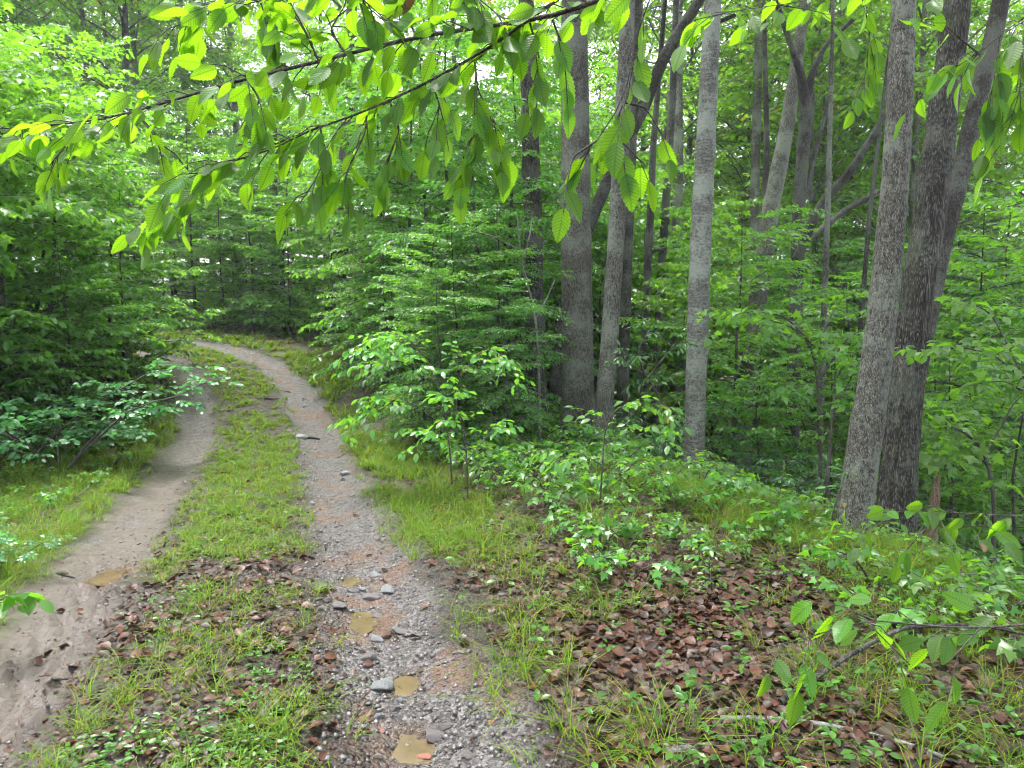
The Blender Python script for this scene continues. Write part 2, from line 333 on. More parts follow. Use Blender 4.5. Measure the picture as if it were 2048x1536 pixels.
# ------------------------------------------------------------------ leaf shapes (tip along +Y, face +Z, unit length)
T_FAR = (np.array([[0, 0, 0], [-.3, .45, .07], [0, 1, -.12], [.3, .45, .07]]), np.array([[0, 2, 1], [0, 3, 2]]))
T_OVAL = (np.array([[0, 0, 0], [-.2, .22, .03], [-.27, .5, .04], [-.15, .8, -.02], [0, 1, -.12], [.15, .8, -.02], [.27, .5, .04], [.2, .22, .03], [0, .5, -.01]]),
          np.array([[0, 8, 1], [1, 8, 2], [2, 8, 3], [3, 8, 4], [4, 8, 5], [5, 8, 6], [6, 8, 7], [7, 8, 0]]))
T_MID = (np.array([[0, 0, 0], [-.24, .28, .06], [-.25, .62, .05], [0, 1, -.12], [.25, .62, .05], [.24, .28, .06]]), np.array([[0, 3, 2, 1], [0, 5, 4, 3]]))
T_MAP2 = (np.array([[0, 0, .02], [-.5, -.02, -.06], [-.3, .2, .0], [-.56, .45, -.08], [-.2, .45, .02], [0, 1, -.12], [.2, .45, .02], [.56, .45, -.08], [.3, .2, .0], [.5, -.02, -.06]]), np.array([[0, 2, 1], [0, 4, 2], [2, 4, 3], [0, 6, 4], [4, 6, 5], [0, 8, 6], [6, 8, 7], [0, 9, 8]]))
T_NARROW = (T_OVAL[0] * np.array([.6, 1, 1]), T_OVAL[1])
_mo = [(0, 0), (-.16, .02), (-.5, -.06), (-.36, .16), (-.58, .42), (-.26, .42), (-.2, .62), (0, 1.0), (.2, .62), (.26, .42), (.58, .42), (.36, .16), (.5, -.06), (.16, .02)]
T_MAPLE = (np.array([(a, b_, -.16 * (a * a + (b_ - .3) ** 2)) for a, b_ in _mo] + [(0, .3, .03)]), np.array([[i, 14, (i + 1) % 14] for i in range(14)])[:, [0, 2, 1]])
_ok = [(0, 0), (-.1, .12), (-.3, .2), (-.14, .32), (-.38, .48), (-.16, .56), (-.3, .76), (-.1, .8), (0, 1), (.1, .8), (.3, .76), (.16, .56), (.38, .48), (.14, .32), (.3, .2), (.1, .12)]
T_OAK = (np.array([(a, b_, .35 * a * a + .12 * math.sin(b_ * 5)) for a, b_ in _ok] + [(0, .5, .02)]), np.array([[i, 16, (i + 1) % 16] for i in range(16)])[:, [0, 2, 1]])
def put_leaves(tmpl, P, T, Nn, S):
    V0, F0 = tmpl; P = np.asarray(P); T = norm(np.asarray(T)); X = norm(np.cross(T, Nn)); Z = np.cross(X, T)
    V = P[:, None] + np.asarray(S)[:, None, None] * (V0[None, :, :1] * X[:, None] + V0[None, :, 1:2] * T[:, None] + V0[None, :, 2:] * Z[:, None])
    F_ = (F0[None] + (np.arange(len(P)) * len(V0))[:, None, None]).reshape(-1, F0.shape[1])
    return V.reshape(-1, 3), F_

UP = np.array([0., 0, 1])
class Plant:
    def __init__(s, seed): s.r = rng(seed); s.w = []; s.P = []; s.T = []; s.N = []; s.S = []
    def leaves(s, p0, p1, n, size, side=0.85, hang=0.35, nj=0.48, tip=True, plane=UP):
        """n leaves set alternately along the twig p0-p1, faces towards plane"""
        if n < 1: return
        r = s.r; q = (np.arange(n) + 0.6) / n; d = norm(p1 - p0); lat = norm(np.cross(d, plane) + 1e-6)
        sg = np.where(np.arange(n) % 2 == 0, 1, -1)[:, None]
        P = p0 + (p1 - p0) * q[:, None]; T = d * 0.65 + lat * sg * side - UP * hang * r.uniform(.2, 1.6, (n, 1)) + r.normal(0, .22, (n, 3))
        if tip: T[-1] = d - UP * hang + r.normal(0, .15, 3)
        s.P.append(P); s.T.append(T); s.N.append(plane + r.normal(0, nj, (n, 3))); s.S.append(size * r.uniform(.65, 1.15, n))
    def spray(s, p, d, L, size, sp, droop=0.25, wood=0.006, tw=0.42, ang=0.9, hang=0.35, step=None, ns=4):
        r = s.r; n = 7; t = np.linspace(0, 1, n)[:, None]; d = norm(d)
        lat = norm(np.cross(d, UP) + 1e-6); bend = r.normal(0, .12)
        C = p + d * L * t - UP * droop * L * t ** 2 + lat * bend * L * t ** 2 + r.normal(0, .012 * L, (n, 3)) * t
        if wood: s.w.append(tube(C, wood * (1.05 - .85 * t[:, 0]), ns))
        m = max(2, int(L / (step or sp * 2.2)))
        for i in range(m):
            q = 0.16 + 0.84 * (i + r.uniform(.2, .8)) / m; f = q * (n - 1); k = min(int(f), n - 2); a = C[k] + (C[k + 1] - C[k]) * (f - k)
            l = L * tw * (1.08 - q) * r.uniform(.7, 1.25) + size
            dd = norm(C[k + 1] - C[k]); sd = 1 if i % 2 else -1
            e = norm(dd * math.cos(ang) + lat * sd * math.sin(ang) + UP * r.normal(-.05, .14)); b = a + e * l - UP * 0.12 * l
            if wood and l > .2: s.w.append(tube(np.array([a, (a + b) / 2 + UP * .02 * l, b]), np.array([wood * .45, wood * .35, wood * .12]), 3))
            s.leaves(a, b, int(l / sp) + 1, size, hang=hang)
        s.leaves(C[n // 2], C[-1], int(L * .5 / sp) + 1, size, hang=hang)
    def wood(s, name='branches', m=None): return mesh(name, [(V, F_, 0) for V, F_ in s.w], [m or B_TWIG], True)
    def foliage(s, tmpl, m, name='crown'):
        V, F_ = put_leaves(tmpl, np.concatenate(s.P), np.concatenate(s.T), np.concatenate(s.N), np.concatenate(s.S)); return mesh(name, [(V, F_, 0)], [m])

def sapling(seed, H, r0, tmpl, lm, size, sp, nb, b0, bl, elev, droop=.25, lean=.06, top=.35, wm=None, hang=.35, tw=.42, step=None):
    """a young tree: one wandering stem, planar leafy sprays in tiers"""
    s = Plant(seed); r = s.r; n = 12; z = np.linspace(0, H, n); wob = np.cumsum(r.normal(0, lean * H / n, (n, 2)), 0); wob -= wob[0]
    C = np.c_[wob, z]; R = r0 * (1.05 - .9 * z / H); az = r.uniform(0, 6.28)
    tr = tube(C, R, 7); trunk = mesh('trunk', [(tr[0], tr[1], 0)], [wm or B_DARK], True)
    for i in range(nb):
        q = b0 + (1 - b0) * (i + r.uniform(.1, .9)) / nb; f = q * (n - 1); k = min(int(f), n - 2); p = C[k] + (C[k + 1] - C[k]) * (f - k)
        az += 2.4 + r.normal(0, .35); x = (q - b0) / (1 - b0); L = bl * H * (top + (1 - top) * math.sin(math.pi * (.25 + .56 * (1 - x)))) * r.uniform(.65, 1.25)
        d = np.array([math.cos(az), math.sin(az), math.tan(elev + .5 * x + r.normal(0, .12))])
        s.spray(p, d, L, size, sp, droop, max(.003, r0 * .32 * (1.1 - x)), tw=tw, hang=hang, step=step)
    s.leaves(C[-3], C[-1], 5, size)
    return {'trunk': trunk, 'branches': s.wood(), 'crown': s.foliage(tmpl, lm)}
def shrub(seed, H, stems, tmpl, lm, size, sp, spread=.55, hang=.35, nb=7, bl=.4, arch=.35, b0=.25):
    s = Plant(seed); r = s.r; st = []
    for i in range(stems):
        az = 6.28 * i / stems + r.normal(0, .5); h = H * r.uniform(.6, 1.1); n = 9; t = np.linspace(0, 1, n)[:, None]
        d = np.array([math.cos(az) * spread, math.sin(az) * spread, 1.0]) * h
        C = d * t - UP * arch * h * t ** 2.5 + np.array([math.cos(az), math.sin(az), 0]) * arch * h * t ** 2 + r.normal(0, .02 * h, (n, 3)) * t
        st.append(tube(C, .011 * H ** .5 * (1.1 - .9 * t[:, 0]), 5))
        for j in range(nb):
            q = b0 + (1 - b0) * (j + r.uniform(.1, .9)) / nb; f = q * (n - 1); k = min(int(f), n - 2); p = C[k] + (C[k + 1] - C[k]) * (f - k)
            a2 = az + 2.4 * j + r.normal(0, .4); e = np.array([math.cos(a2), math.sin(a2), r.uniform(-.05, .5)]) + norm(C[k + 1] - C[k]) * .5
            s.spray(p, e, bl * h * (1.15 - .7 * q) * r.uniform(.7, 1.2), size, sp, .3, .0035, hang=hang, ns=3)
        s.leaves(C[-3], C[-1], 4, size)
    return {'stems': mesh('stems', [(V, F_, 0) for V, F_ in st + s.w], [B_TWIG], True), 'foliage': s.foliage(tmpl, lm, 'foliage')}
def tall_tree(seed, H, r0, tmpl, lm, size, n_b, b0, bl, per, wm, open_=.0):
    """a forest tree: straight trunk, rising limbs, leafy sprays in clumps round the limbs' outer halves"""
    s = Plant(seed); r = s.r; n = 16; z = np.linspace(0, H, n); wob = np.cumsum(r.normal(0, .012 * H / 3, (n, 2)), 0); wob -= wob[0]; C = np.c_[wob, z]
    tr = tube(C, r0 * (1.0 - .85 * (z / H)) * (1 + .5 * np.exp(-z / .25)), 12, wob=.12, seed=seed); trunk = mesh('trunk', [(tr[0], tr[1], 0)], [wm], True)
    az = 0
    for i in range(n_b):
        q = b0 + (1 - b0) * (i + r.uniform(.1, .9)) / n_b; f = q * (n - 1); k = min(int(f), n - 2); p = C[k] + (C[k + 1] - C[k]) * (f - k)
        az += 2.4 + r.normal(0, .5); x = (q - b0) / (1 - b0); L = bl * (.35 + .65 * math.sin(math.pi * (.15 + .8 * (1 - x)))) * r.uniform(.7, 1.2)
        d = norm(np.array([math.cos(az), math.sin(az), .15 + .8 * x + r.normal(0, .12)])); m = 8; t = np.linspace(0, 1, m)[:, None]
        B = p + d * L * t + UP * .12 * L * np.sin(t * 3) + r.normal(0, .03 * L, (m, 3)) * t
        s.w.append(tube(B, r0 * .3 * (1 - q * .5) * (1.05 - .9 * t[:, 0]), 5))
        for j in range(per):
            u = .25 + .75 * r.random() ** .8; f = u * (m - 1); kk = min(int(f), m - 2); a = B[kk] + (B[kk + 1] - B[kk]) * (f - kk)
            e = norm(d + r.normal(0, .8, 3) * np.array([1, 1, .45]))
            s.spray(a, e, L * r.uniform(.26, .5), size, size * .62, .2, .012, step=size * 1.15, ns=3, tw=.55)
    return {'trunk': trunk, 'limbs': s.wood('limbs', wm), 'crown': s.foliage(tmpl, lm)}
def needle_tree(seed, H, r0):
    s = Plant(seed); r = s.r; z = np.linspace(0, H, 10); C = np.c_[r.normal(0, .03, (10, 2)).cumsum(0), z]; tr = tube(C, r0 * (1.02 - .9 * z / H), 6)
    for i in range(46):
        q = .12 + .88 * i / 46; f = q * 9; k = min(int(f), 8); p = C[k] + (C[k + 1] - C[k]) * (f - k); az = i * 2.4; L = H * .24 * (1.12 - q) * r.uniform(.7, 1.2)
        d = np.array([math.cos(az), math.sin(az), .12 + .3 * q])
        for j in range(5):
            e = norm(d + np.array([-math.sin(az), math.cos(az), 0]) * (j - 2) * .38); l = L * (1 - .16 * abs(j - 2)); a = p + d * L * .12 * abs(j - 2); b_ = a + e * l - UP * .1 * l
            s.w.append(tube(np.array([a, b_]), np.array([.006, .002]), 3)); s.leaves(a + (b_ - a) * .25, b_, int(l / .016), .075, side=.8, hang=.2, nj=.8)
    return {'trunk': mesh('trunk', [(tr[0], tr[1], 0)], [B_DARK], True), 'branches': s.wood(), 'crown': s.foliage((T_FAR[0] * np.array([.14, 1, 1]), T_FAR[1]), M_NEEDLE)}

def place(proto, name, label, cat, group, x, y, rz=0, sc=1.0, tilt=(0, 0), z=None, sink=.03):
    e = obj(name, None, None, (x, y, (S1(x, y) if z is None else z) - sink * sc), (tilt[0], tilt[1], rz), sc); e.empty_display_size = .1
    tag(e, label, cat, group)
    for k, me in proto.items(): obj(k, me, e)
    return e

# ------------------------------------------------------------------ trees with trunks in view (photo pixels: x, y, width)
CROWN = [tall_tree(900 + i, 11, .12, T_FAR, M_FAR if i < 2 else M_UNDER, .17, 16, .12, 3.8, 6, B_OAK) for i in range(3)]
def hero(name, label, pts, d, wm, ext=9.0, ns=18, wob=.10, seed=0, crown=None, csc=1.0, furrow=0.0, flare=.45, limbs=(), group=None, cat='tree', dtop=0.0, down=True):
    P = []
    for i, (px, py, wd) in enumerate(pts):
        dd = d + dtop * i / max(1, len(pts) - 1); q = W(px, py, dd); P.append([*q, wd / FPX * dd / 2 / (1 + ((px - 1024) / FPX) ** 2) ** .5])
    P = np.array(P)
    if down:
        a = P[0].copy(); g = S1(a[0], a[1]); dirn = P[0, :3] - P[1, :3]; k = (g - .12 - a[2]) / dirn[2] if dirn[2] < -1e-3 else 0
        k = np.clip(k, 0, 3.0); f = a.copy(); f[:3] += dirn * k * np.array([.5, .5, 1]); f[2] = g - .12
        if a[2] > g: P = np.vstack([f, P])
        else: P[0, 2] = min(P[0, 2], g - .12)
    top = P[-1]; dirn = norm(P[-1, :3] - P[-2, :3]); r0 = top[3]
    for e in np.linspace(0, ext, 5)[1:] if ext else []: P = np.vstack([P, [*(top[:3] + dirn * e), r0 * (1 - .7 * e / ext)]])
    L = np.linalg.norm(np.diff(P[:, :3], axis=0), axis=1).sum(); n = int(min(220, max(14, L / .07))); Q = resample(P, n, 3)
    base = Q[0, :3].copy(); base[2] += .12
    hgt = Q[:, 2] - base[2]; rr = Q[:, 3] * (1 + flare * np.exp(-np.maximum(hgt, 0) / .22))
    V, F_ = tube(Q[:, :3], rr, ns, wob=wob, seed=seed)
    if furrow:
        a = np.arctan2(V[:, 1] - np.repeat(Q[:, 1], ns), V[:, 0] - np.repeat(Q[:, 0], ns)); zz = V[:, 2]; c = np.repeat(Q[:, :3], ns, 0)
        g = vn(a * 3.2 + 20 + .5 * np.sin(zz * 2.1), zz * .9, seed) * .65 + vn(a * 6.4 + 40, zz * 1.8, seed + 1) * .35
        V = c + (V - c) * (1 + furrow * (g - .5))[:, None]
    e = obj(name, None, None, base); tag(e, label, cat, group)
    obj('trunk', mesh('trunk', [(V - base, F_, 0)], [wm], True), e)
    for lb in limbs:
        B = np.array([[*W(px, py, dd), wd / FPX * dd / 2] for px, py, wd, dd in lb]); B = resample(B, max(8, len(lb) * 5), 2)
        v2, f2 = tube(B[:, :3], B[:, 3], 8, wob=.1, seed=seed + 5); obj('limb', mesh('limb', [(v2 - base, f2, 0)], [wm], True), e)
    if crown is not None:
        k = int(np.argmin(abs(Q[:, 2] - max(5.5, top[2])))) if ext else -1
        for kk in ('limbs', 'crown'): obj(kk, CROWN[crown][kk], e, Q[k, :3] - base, (0, 0, seed * 1.7), csc)
    return e
hero('oak_tree', 'thick straight grey-brown trunk standing nearest the bank beside a slimmer stem', [(1157, 850, 66), (1155, 700, 62), (1152, 450, 60), (1150, 200, 56), (1148, -60, 50)], 9.7, B_OAK, seed=1, crown=0, ns=28, wob=.05)
hero('slender_tree', 'slimmer pale stem leaning towards the thick grey-brown trunk beside it', [(1206, 850, 36), (1218, 690, 34), (1232, 480, 34), (1245, 250, 33), (1258, -40, 28)], 9.3, B_GREY, seed=2, crown=1, csc=.8, ns=20, wob=.06)
hero('dark_tree', 'dark furrowed trunk with a pale base just behind the thick grey-brown trunk', [(1072, 815, 42), (1070, 650, 38), (1066, 450, 37), (1060, 250, 34), (1052, -40, 30)], 10.6, B_FURROW, seed=3, crown=2, ns=24, furrow=.22)
hero('leaning_tree', 'black wet trunk leaning far over behind the slim pale stem', [(1110, 790, 26), (1122, 640, 24), (1165, 480, 24), (1225, 340, 25), (1285, 220, 26), (1325, 120, 24), (1392, 10, 22)], 12.0, B_DARK, seed=4, ext=5, crown=1, csc=.6, limbs=[((1320, 130, 15, 12), (1352, 92, 13, 12), (1400, 60, 10, 12), (1470, 30, 8, 12))])
hero('birch_tree', 'pale birch trunk with lichen patches and horizontal bands', [(1388, 965, 40), (1392, 760, 42), (1400, 520, 43), (1413, 250, 39), (1428, -40, 33)], 8.5, B_BIRCH, seed=5, crown=1, csc=.75, ns=24, wob=.06, flare=.25)
hero('maple_tree', 'big grey speckled trunk nearest the camera, leaning before the furrowed one', [(1696, 1110, 74), (1722, 930, 72), (1748, 760, 66), (1772, 560, 61), (1793, 330, 57), (1804, 100, 53), (1810, -60, 50)], 5.0, B_GREY, seed=6, crown=0, ns=32, wob=.07, flare=.12)
hero('furrowed_tree', 'deeply furrowed dark trunk close behind the big grey speckled one', [(1790, 1150, 76), (1797, 950, 72), (1810, 780, 70), (1838, 560, 68), (1868, 350, 66), (1900, 130, 58), (1925, -60, 52)], 5.9, B_FURROW, seed=7, crown=2, ns=40, furrow=.38, flare=.12)
hero('leaning_tree', 'dark leaning trunk half hidden behind the furrowed one', [(1790, 980, 42), (1838, 720, 42), (1882, 500, 42), (1932, 300, 42), (1985, 80, 40), (2010, -40, 38)], 8.0, B_DARK, seed=8, crown=1, csc=.8, ns=20)
hero('slender_tree', 'dark slender trunk rising straight behind the slim pale stem', [(1246, 760, 24), (1252, 560, 23), (1262, 300, 22), (1276, -30, 20)], 12.0, B_DARK, seed=9, ext=7, crown=0, csc=.6)
hero('slender_tree', 'thin crooked trunk with one bare side limb before the birch', [(1288, 760, 14), (1290, 620, 15), (1300, 450, 15), (1306, 300, 13), (1318, 150, 11)], 13.0, B_DARK, seed=10, ext=6, limbs=[((1292, 515, 9, 13), (1305, 503, 8, 13), (1345, 493, 6, 13), (1400, 490, 4, 13))])
hero('slender_tree', 'thin dark trunk just left of the pale birch', [(1312, 760, 18), (1322, 560, 17), (1332, 400, 16), (1345, 200, 14), (1352, 0, 12)], 14.5, B_DARK, seed=11, ext=6, crown=1, csc=.6)
hero('forked_tree', 'dark forked tree with an upright trunk and spreading bare limbs', [(1585, 830, 30), (1592, 640, 28), (1596, 450, 27), (1606, 300, 26), (1613, 215, 27), (1602, 150, 17), (1585, 100, 12)], 12.5, B_DARK, seed=12, ext=4, crown=2, csc=.6, limbs=[
     ((1613, 220, 18, 12.5), (1622, 150, 14, 12.5), (1650, 90, 10, 12.5), (1705, 40, 8, 12.5)), ((1598, 430, 14, 12.5), (1625, 330, 10, 12.5), (1660, 190, 7, 12.5)),
     ((1592, 520, 20, 12.3), (1640, 410, 19, 12.2), (1700, 345, 17, 12), (1770, 230, 10, 12)), ((1590, 500, 14, 12.6), (1690, 420, 12, 13), (1762, 380, 9, 13.4))])
hero('leaning_tree', 'pale grey leaning trunk behind the dark forked tree', [(1490, 800, 40), (1515, 600, 38), (1545, 400, 36), (1575, 250, 30), (1600, 80, 24)], 16.0, B_GREY, seed=13, ext=6, crown=0)
hero('slender_tree', 'pale straight trunk deep in the wood between birch and forked tree', [(1500, 720, 22), (1508, 450, 20), (1516, 120, 17)], 20.0, B_GREY, seed=14, ext=8, crown=0)
hero('slender_tree', 'thin curved dark trunk beside the pale straight one deep in the wood', [(1520, 640, 14), (1528, 420, 13), (1534, 300, 12), (1530, 120, 10)], 17.0, B_DARK, seed=15, ext=6)
hero('slender_tree', 'thin straight pole of a trunk between forked tree and big grey trunk', [(1640, 860, 14), (1648, 640, 13), (1656, 400, 12), (1660, 250, 10)], 11.5, B_GREY, seed=16, ext=6, crown=0, csc=.55)
hero('slender_tree', 'thin dark sapling trunk just before the big grey trunk', [(1712, 860, 12), (1722, 640, 11), (1740, 420, 9), (1764, 220, 7)], 11.0, B_DARK, seed=17, ext=5)
hero('dark_tree', 'stout dark trunk beyond the bend half hidden by leaves', [(664, 700, 40), (668, 620, 38), (680, 500, 34), (690, 380, 30), (697, 200, 26)], 18.5, B_DARK, seed=18, ext=8, crown=2)
hero('slender_tree', 'distant thin trunk straight beyond the bend in the track', [(548, 640, 13), (548, 450, 12), (550, 250, 10)], 26.0, B_DARK, seed=19, ext=9, crown=0)
hero('slender_tree', 'grey slim trunk among leaves between bend and dark furrowed trunk', [(930, 760, 14), (926, 600, 13), (922, 440, 12), (916, 300, 11)], 14.0, B_GREY, seed=20, ext=6)
hero('slender_tree', 'grey trunk seen far behind the thin dark trunk beside the birch', [(1352, 700, 24), (1354, 520, 22), (1356, 300, 20)], 19.0, B_GREY, seed=23, ext=8, crown=0)
hero('bare_sapling', 'bare lichen-spotted sapling leaning at the foot of the dark trunk', [(1080, 830, 6), (1078, 740, 5.5), (1072, 640, 5), (1056, 570, 4), (1042, 520, 3.5), (1034, 420, 2)], 8.8, B_DEAD, ext=0, ns=7, seed=21, cat='sapling', limbs=[
     ((1066, 610, 2.5, 8.8), (1050, 560, 3, 8.7), (1040, 535, 2, 8.6)), ((1070, 640, 2.5, 8.8), (1092, 600, 3, 8.8), (1110, 560, 2, 8.9)), ((1046, 530, 2.5, 8.8), (1060, 470, 3, 8.8), (1066, 420, 2, 8.8)), ((1040, 500, 2.5, 8.8), (980, 470, 3, 8.6), (930, 460, 2, 8.5))])
hero('tree_stump', 'short bare reddish stump behind the furrowed trunk', [(1862, 1090, 26), (1868, 1010, 22), (1874, 960, 16), (1878, 945, 5)], 6.8, B_STUMP, ext=0, seed=22, cat='stump', ns=12, flare=.2)

# ------------------------------------------------------------------ understory prototypes
U1 = [sapling(10 + i, 6.0, .05, T_MID, M_UNDER, .11, .052, 36, .08, .35, .10, step=.125) for i in range(3)]           # beech-like, tiers
U2 = [sapling(20 + i, 4.2, .035, T_MAP2, M_MAPLE, .115, .066, 30, .10, .38, .16, step=.13, hang=.45) for i in range(3)]  # maples
U3 = [sapling(30 + i, 5.5, .05, T_MID, M_DARK, .095, .047, 40, .05, .37, .05, step=.115, droop=.35) for i in range(2)]   # dense dark
SH = [shrub(40 + i, 1.5, 5, T_MID, M_LIGHT if i == 0 else M_UNDER, .085, .04, nb=11) for i in range(3)]
LO = [shrub(50, 1.3, 6, (T_OVAL[0] * np.array([1.25, 1, 1]), T_OVAL[1]), M_LOCUST, .062, .032, spread=.75, hang=.12, nb=9)]
LA = [shrub(60 + i, 1.9, 6, T_NARROW, M_LAUREL, .10, .035, spread=.5, hang=.3, nb=8, bl=.3) for i in range(2)]
FT = [tall_tree(70 + i, 17, .16, T_FAR, M_FAR if i != 2 else M_UNDER, .21, 40, .10, 4.2, 6, B_GREY if i % 2 else B_DARK) for i in range(4)]
PN = needle_tree(80, 6.5, .045)

r = rng(1)
def u_of(x, y): return float(road(np.array([x]), np.array([y]))[0][0])
def scatter(n, xr, yr, ok, seed, mind=.6):
    rr = rng(seed); out = []; tries = 0
    while len(out) < n and tries < n * 60:
        tries += 1; x, y = rr.uniform(*xr), rr.uniform(*yr)
        if ok(x, y, u_of(x, y)) and all((x - a) ** 2 + (y - b_) ** 2 > mind ** 2 for a, b_ in out): out.append((x, y))
    return out
ORD = 'first second third fourth fifth sixth seventh eighth ninth tenth eleventh twelfth thirteenth fourteenth fifteenth sixteenth seventeenth eighteenth nineteenth twentieth'.split()
def inview(x, y, m=1.5): return y > 1 and abs(x) < .683 * y + m
# bank along the near side of the track: maples over beech saplings
cm = cb = -1
for i, (x, y) in enumerate(sorted(scatter(34, (-12, -3), (4.5, 16), lambda x, y, u: -7.5 < u < (-3.4 if y < 8.5 else -2.6) and inview(x, y), 2, .9), key=lambda q: q[1])):
    k = r.integers(0, 3)
    if i % 5 < 3: cm += 1
    else: cb += 1
    if i % 5 < 3: place(U2[k], 'maple_sapling', f'leafy young maple, {ORD[cm]} along the bank inside the bend counting from the camera', 'maple', 'young maples on the bank inside the bend', x, y, r.uniform(0, 6.3), r.uniform(.75, 1.25), (r.normal(0, .05), r.normal(.06, .05)))
    else: place(U1[k], 'beech_sapling', f'slim oval-leaved young tree, {ORD[cb]} of its kind along the bank from the camera', 'sapling', 'young beeches on the bank inside the bend', x, y, r.uniform(0, 6.3), r.uniform(.65, 1.15), (0, r.normal(.05, .05)))
for i, (x, y) in enumerate(sorted(scatter(20, (-9, -2.5), (4.0, 15), lambda x, y, u: -3.6 < u < (-2.6 if y < 8 else -2.0) and inview(x, y, .5) and math.hypot(x + 4.6, y - 6.9) > 1.5, 3, .55), key=lambda q: q[1])):
    place(SH[r.integers(0, 3)], 'leafy_shrub', f'low leafy shrub, {ORD[i]} along the foot of the bank counting from the camera', 'shrub', 'low shrubs along the bank inside the bend', x, y, r.uniform(0, 6.3), r.uniform(.4, .75))
for i, (lb, x, y, s) in enumerate([('blue-green shrub of rounded leaflets, the fuller one low on the bank', -4.62, 7.5, 1.15), ('blue-green leaflet shrub close beside the fuller one, farther from the track', -5.1, 7.7, 1.2), ('small blue-green leaflet plant low at the edge of the muddy rut', -3.05, 4.35, .4)]):
    place(LO[0], 'locust_shrub', lb, 'shrub', None, x, y, i * 2.1, s)
for i, (x, y) in enumerate([(-13.5, 27), (-16.5, 30), (-19, 28), (-12.0, 33), (-21, 33), (-15, 36)]):
    place(FT[i % 4], 'forest_tree', f'tall leafy tree across the track inside the far curve, {ORD[i]} of six', 'tree', 'tall trees across the far curve', x, y, i * 1.1, 1.0 + .04 * i)
OUT = [(-10.9, 20.0), (-9.9, 19.6), (-9.0, 19.5), (-8.1, 19.2), (-7.1, 18.6), (-6.2, 18.0), (-5.2, 17.6), (-4.1, 17.0)]
for i, (x, y) in enumerate(OUT):
    place((U2 + U1)[i % 6], 'understory_tree', f'small layered tree on the outer verge of the bend, {ORD[i]} counting from the far end', 'tree', 'small trees on the outer verge of the bend', x, y, i * 1.3, .60 + .09 * (i % 4))
BNK = [(-4.5, 4.6, .6), (-5.6, 5.6, .9), (-6.0, 7.8, 1.25), (-6.1, 8.9, 1.2), (-6.8, 8.9, 1.4), (-6.3, 9.8, 1.25), (-7.4, 10.7, 1.4), (-6.6, 7.0, 1.3), (-7.6, 9.6, 1.5)]
for i, (x, y, s) in enumerate(BNK):
    place(SH[(i + 1) % 3], 'broad_shrub', f'full broad shrub, {ORD[i]} along the upper bank counting from the camera', 'shrub', 'broad shrubs on the upper bank', x, y, i * 1.1, s)
INN = [('young maple leaning over the inside of the bend', U2[0], -6.1, 11.6, .72), ('bushy young tree hiding the track where it turns', U1[1], -6.9, 12.8, .6), ('low full shrub on the very inside of the bend', SH[1], -5.7, 10.9, 1.0), ('rounded shrub just past the inside of the bend', SH[2], -6.5, 12.1, 1.15), ('pale shrub behind the rounded one inside the bend', SH[0], -7.4, 13.5, 1.2), ('small maple above the blue-green shrubs', U2[1], -5.3, 9.0, .6)]
for i, (lb, pr_, x, y, s) in enumerate(INN): place(pr_, 'bend_sapling' if i in (0, 1, 5) else 'leafy_shrub', lb, 'sapling' if i in (0, 1, 5) else 'shrub', None, x, y, i * 1.7, s, (0, .08))
# wall of young trees beyond the bend
for i, (x, y) in enumerate(scatter(20, (-15, 0), (16.0, 25), lambda x, y, u: u > 3.4 and inview(x, y, 2), 4, 1.0)):
    k = r.integers(0, 3)
    place((U1 + U2)[r.integers(0, 6)] if i % 3 else U3[k % 2], 'understory_tree', 'bright young tree in the leafy wall beyond the bend', 'tree', 'young trees walling the far side of the bend', x, y, r.uniform(0, 6.3), r.uniform(.7, 1.25), (r.normal(0, .04), r.normal(0, .04)))
for i, (x, y) in enumerate(scatter(44, (-14, -1.0), (13, 21), lambda x, y, u: 3.0 < u < 5.6 and inview(x, y, 1), 5, .6)):
    place(SH[r.integers(0, 3)], 'leafy_shrub', 'low leafy shrub along the outer edge of the bend', 'shrub', 'low shrubs along the outer edge of the bend', x, y, r.uniform(0, 6.3), r.uniform(.45, 1.1))
# dense mass between the bend and the trunks
THK = [('broad dark young tree at the middle of the thicket beside the track', 825, 12.2, .9), ('taller pale young tree rising behind the middle of the thicket', 880, 12.5, 1.05), ('dark young tree in the thicket nearest the dark furrowed trunk', 960, 11.0, .85),
       ('young tree at the bend end of the thicket', 765, 14.5, .95), ('dark young tree just behind the dark furrowed trunk', 1010, 13.0, 1.05), ('tallest young tree at the back of the thicket', 850, 14.5, 1.1),
       ('low leafy young tree bending over the grass verge before the thicket', 880, 9.8, .5), ('low layered young tree at the edge of the verge nearest the bend', 775, 12.0, .5), ('bushy low tree before the dark furrowed trunk', 985, 9.6, .55), ('small layered tree filling the gap at the thicket front', 915, 9.0, .45), ('low spray of leaves spilling to the verge below the thicket', 850, 9.0, .34), ('low leafy young tree behind the arching sapling', 880, 8.2, .34), ('low leafy young tree before the bare lichen-spotted sapling', 1010, 8.3, .34)]
for i, (lb, px, d, s) in enumerate(THK):
    place(U3[i % 2] if i % 2 == 0 else U1[i % 3], 'understory_tree', lb, 'tree', 'thicket between track and trunks', (px - 1024) / FPX * d, d, i * 1.3, s)
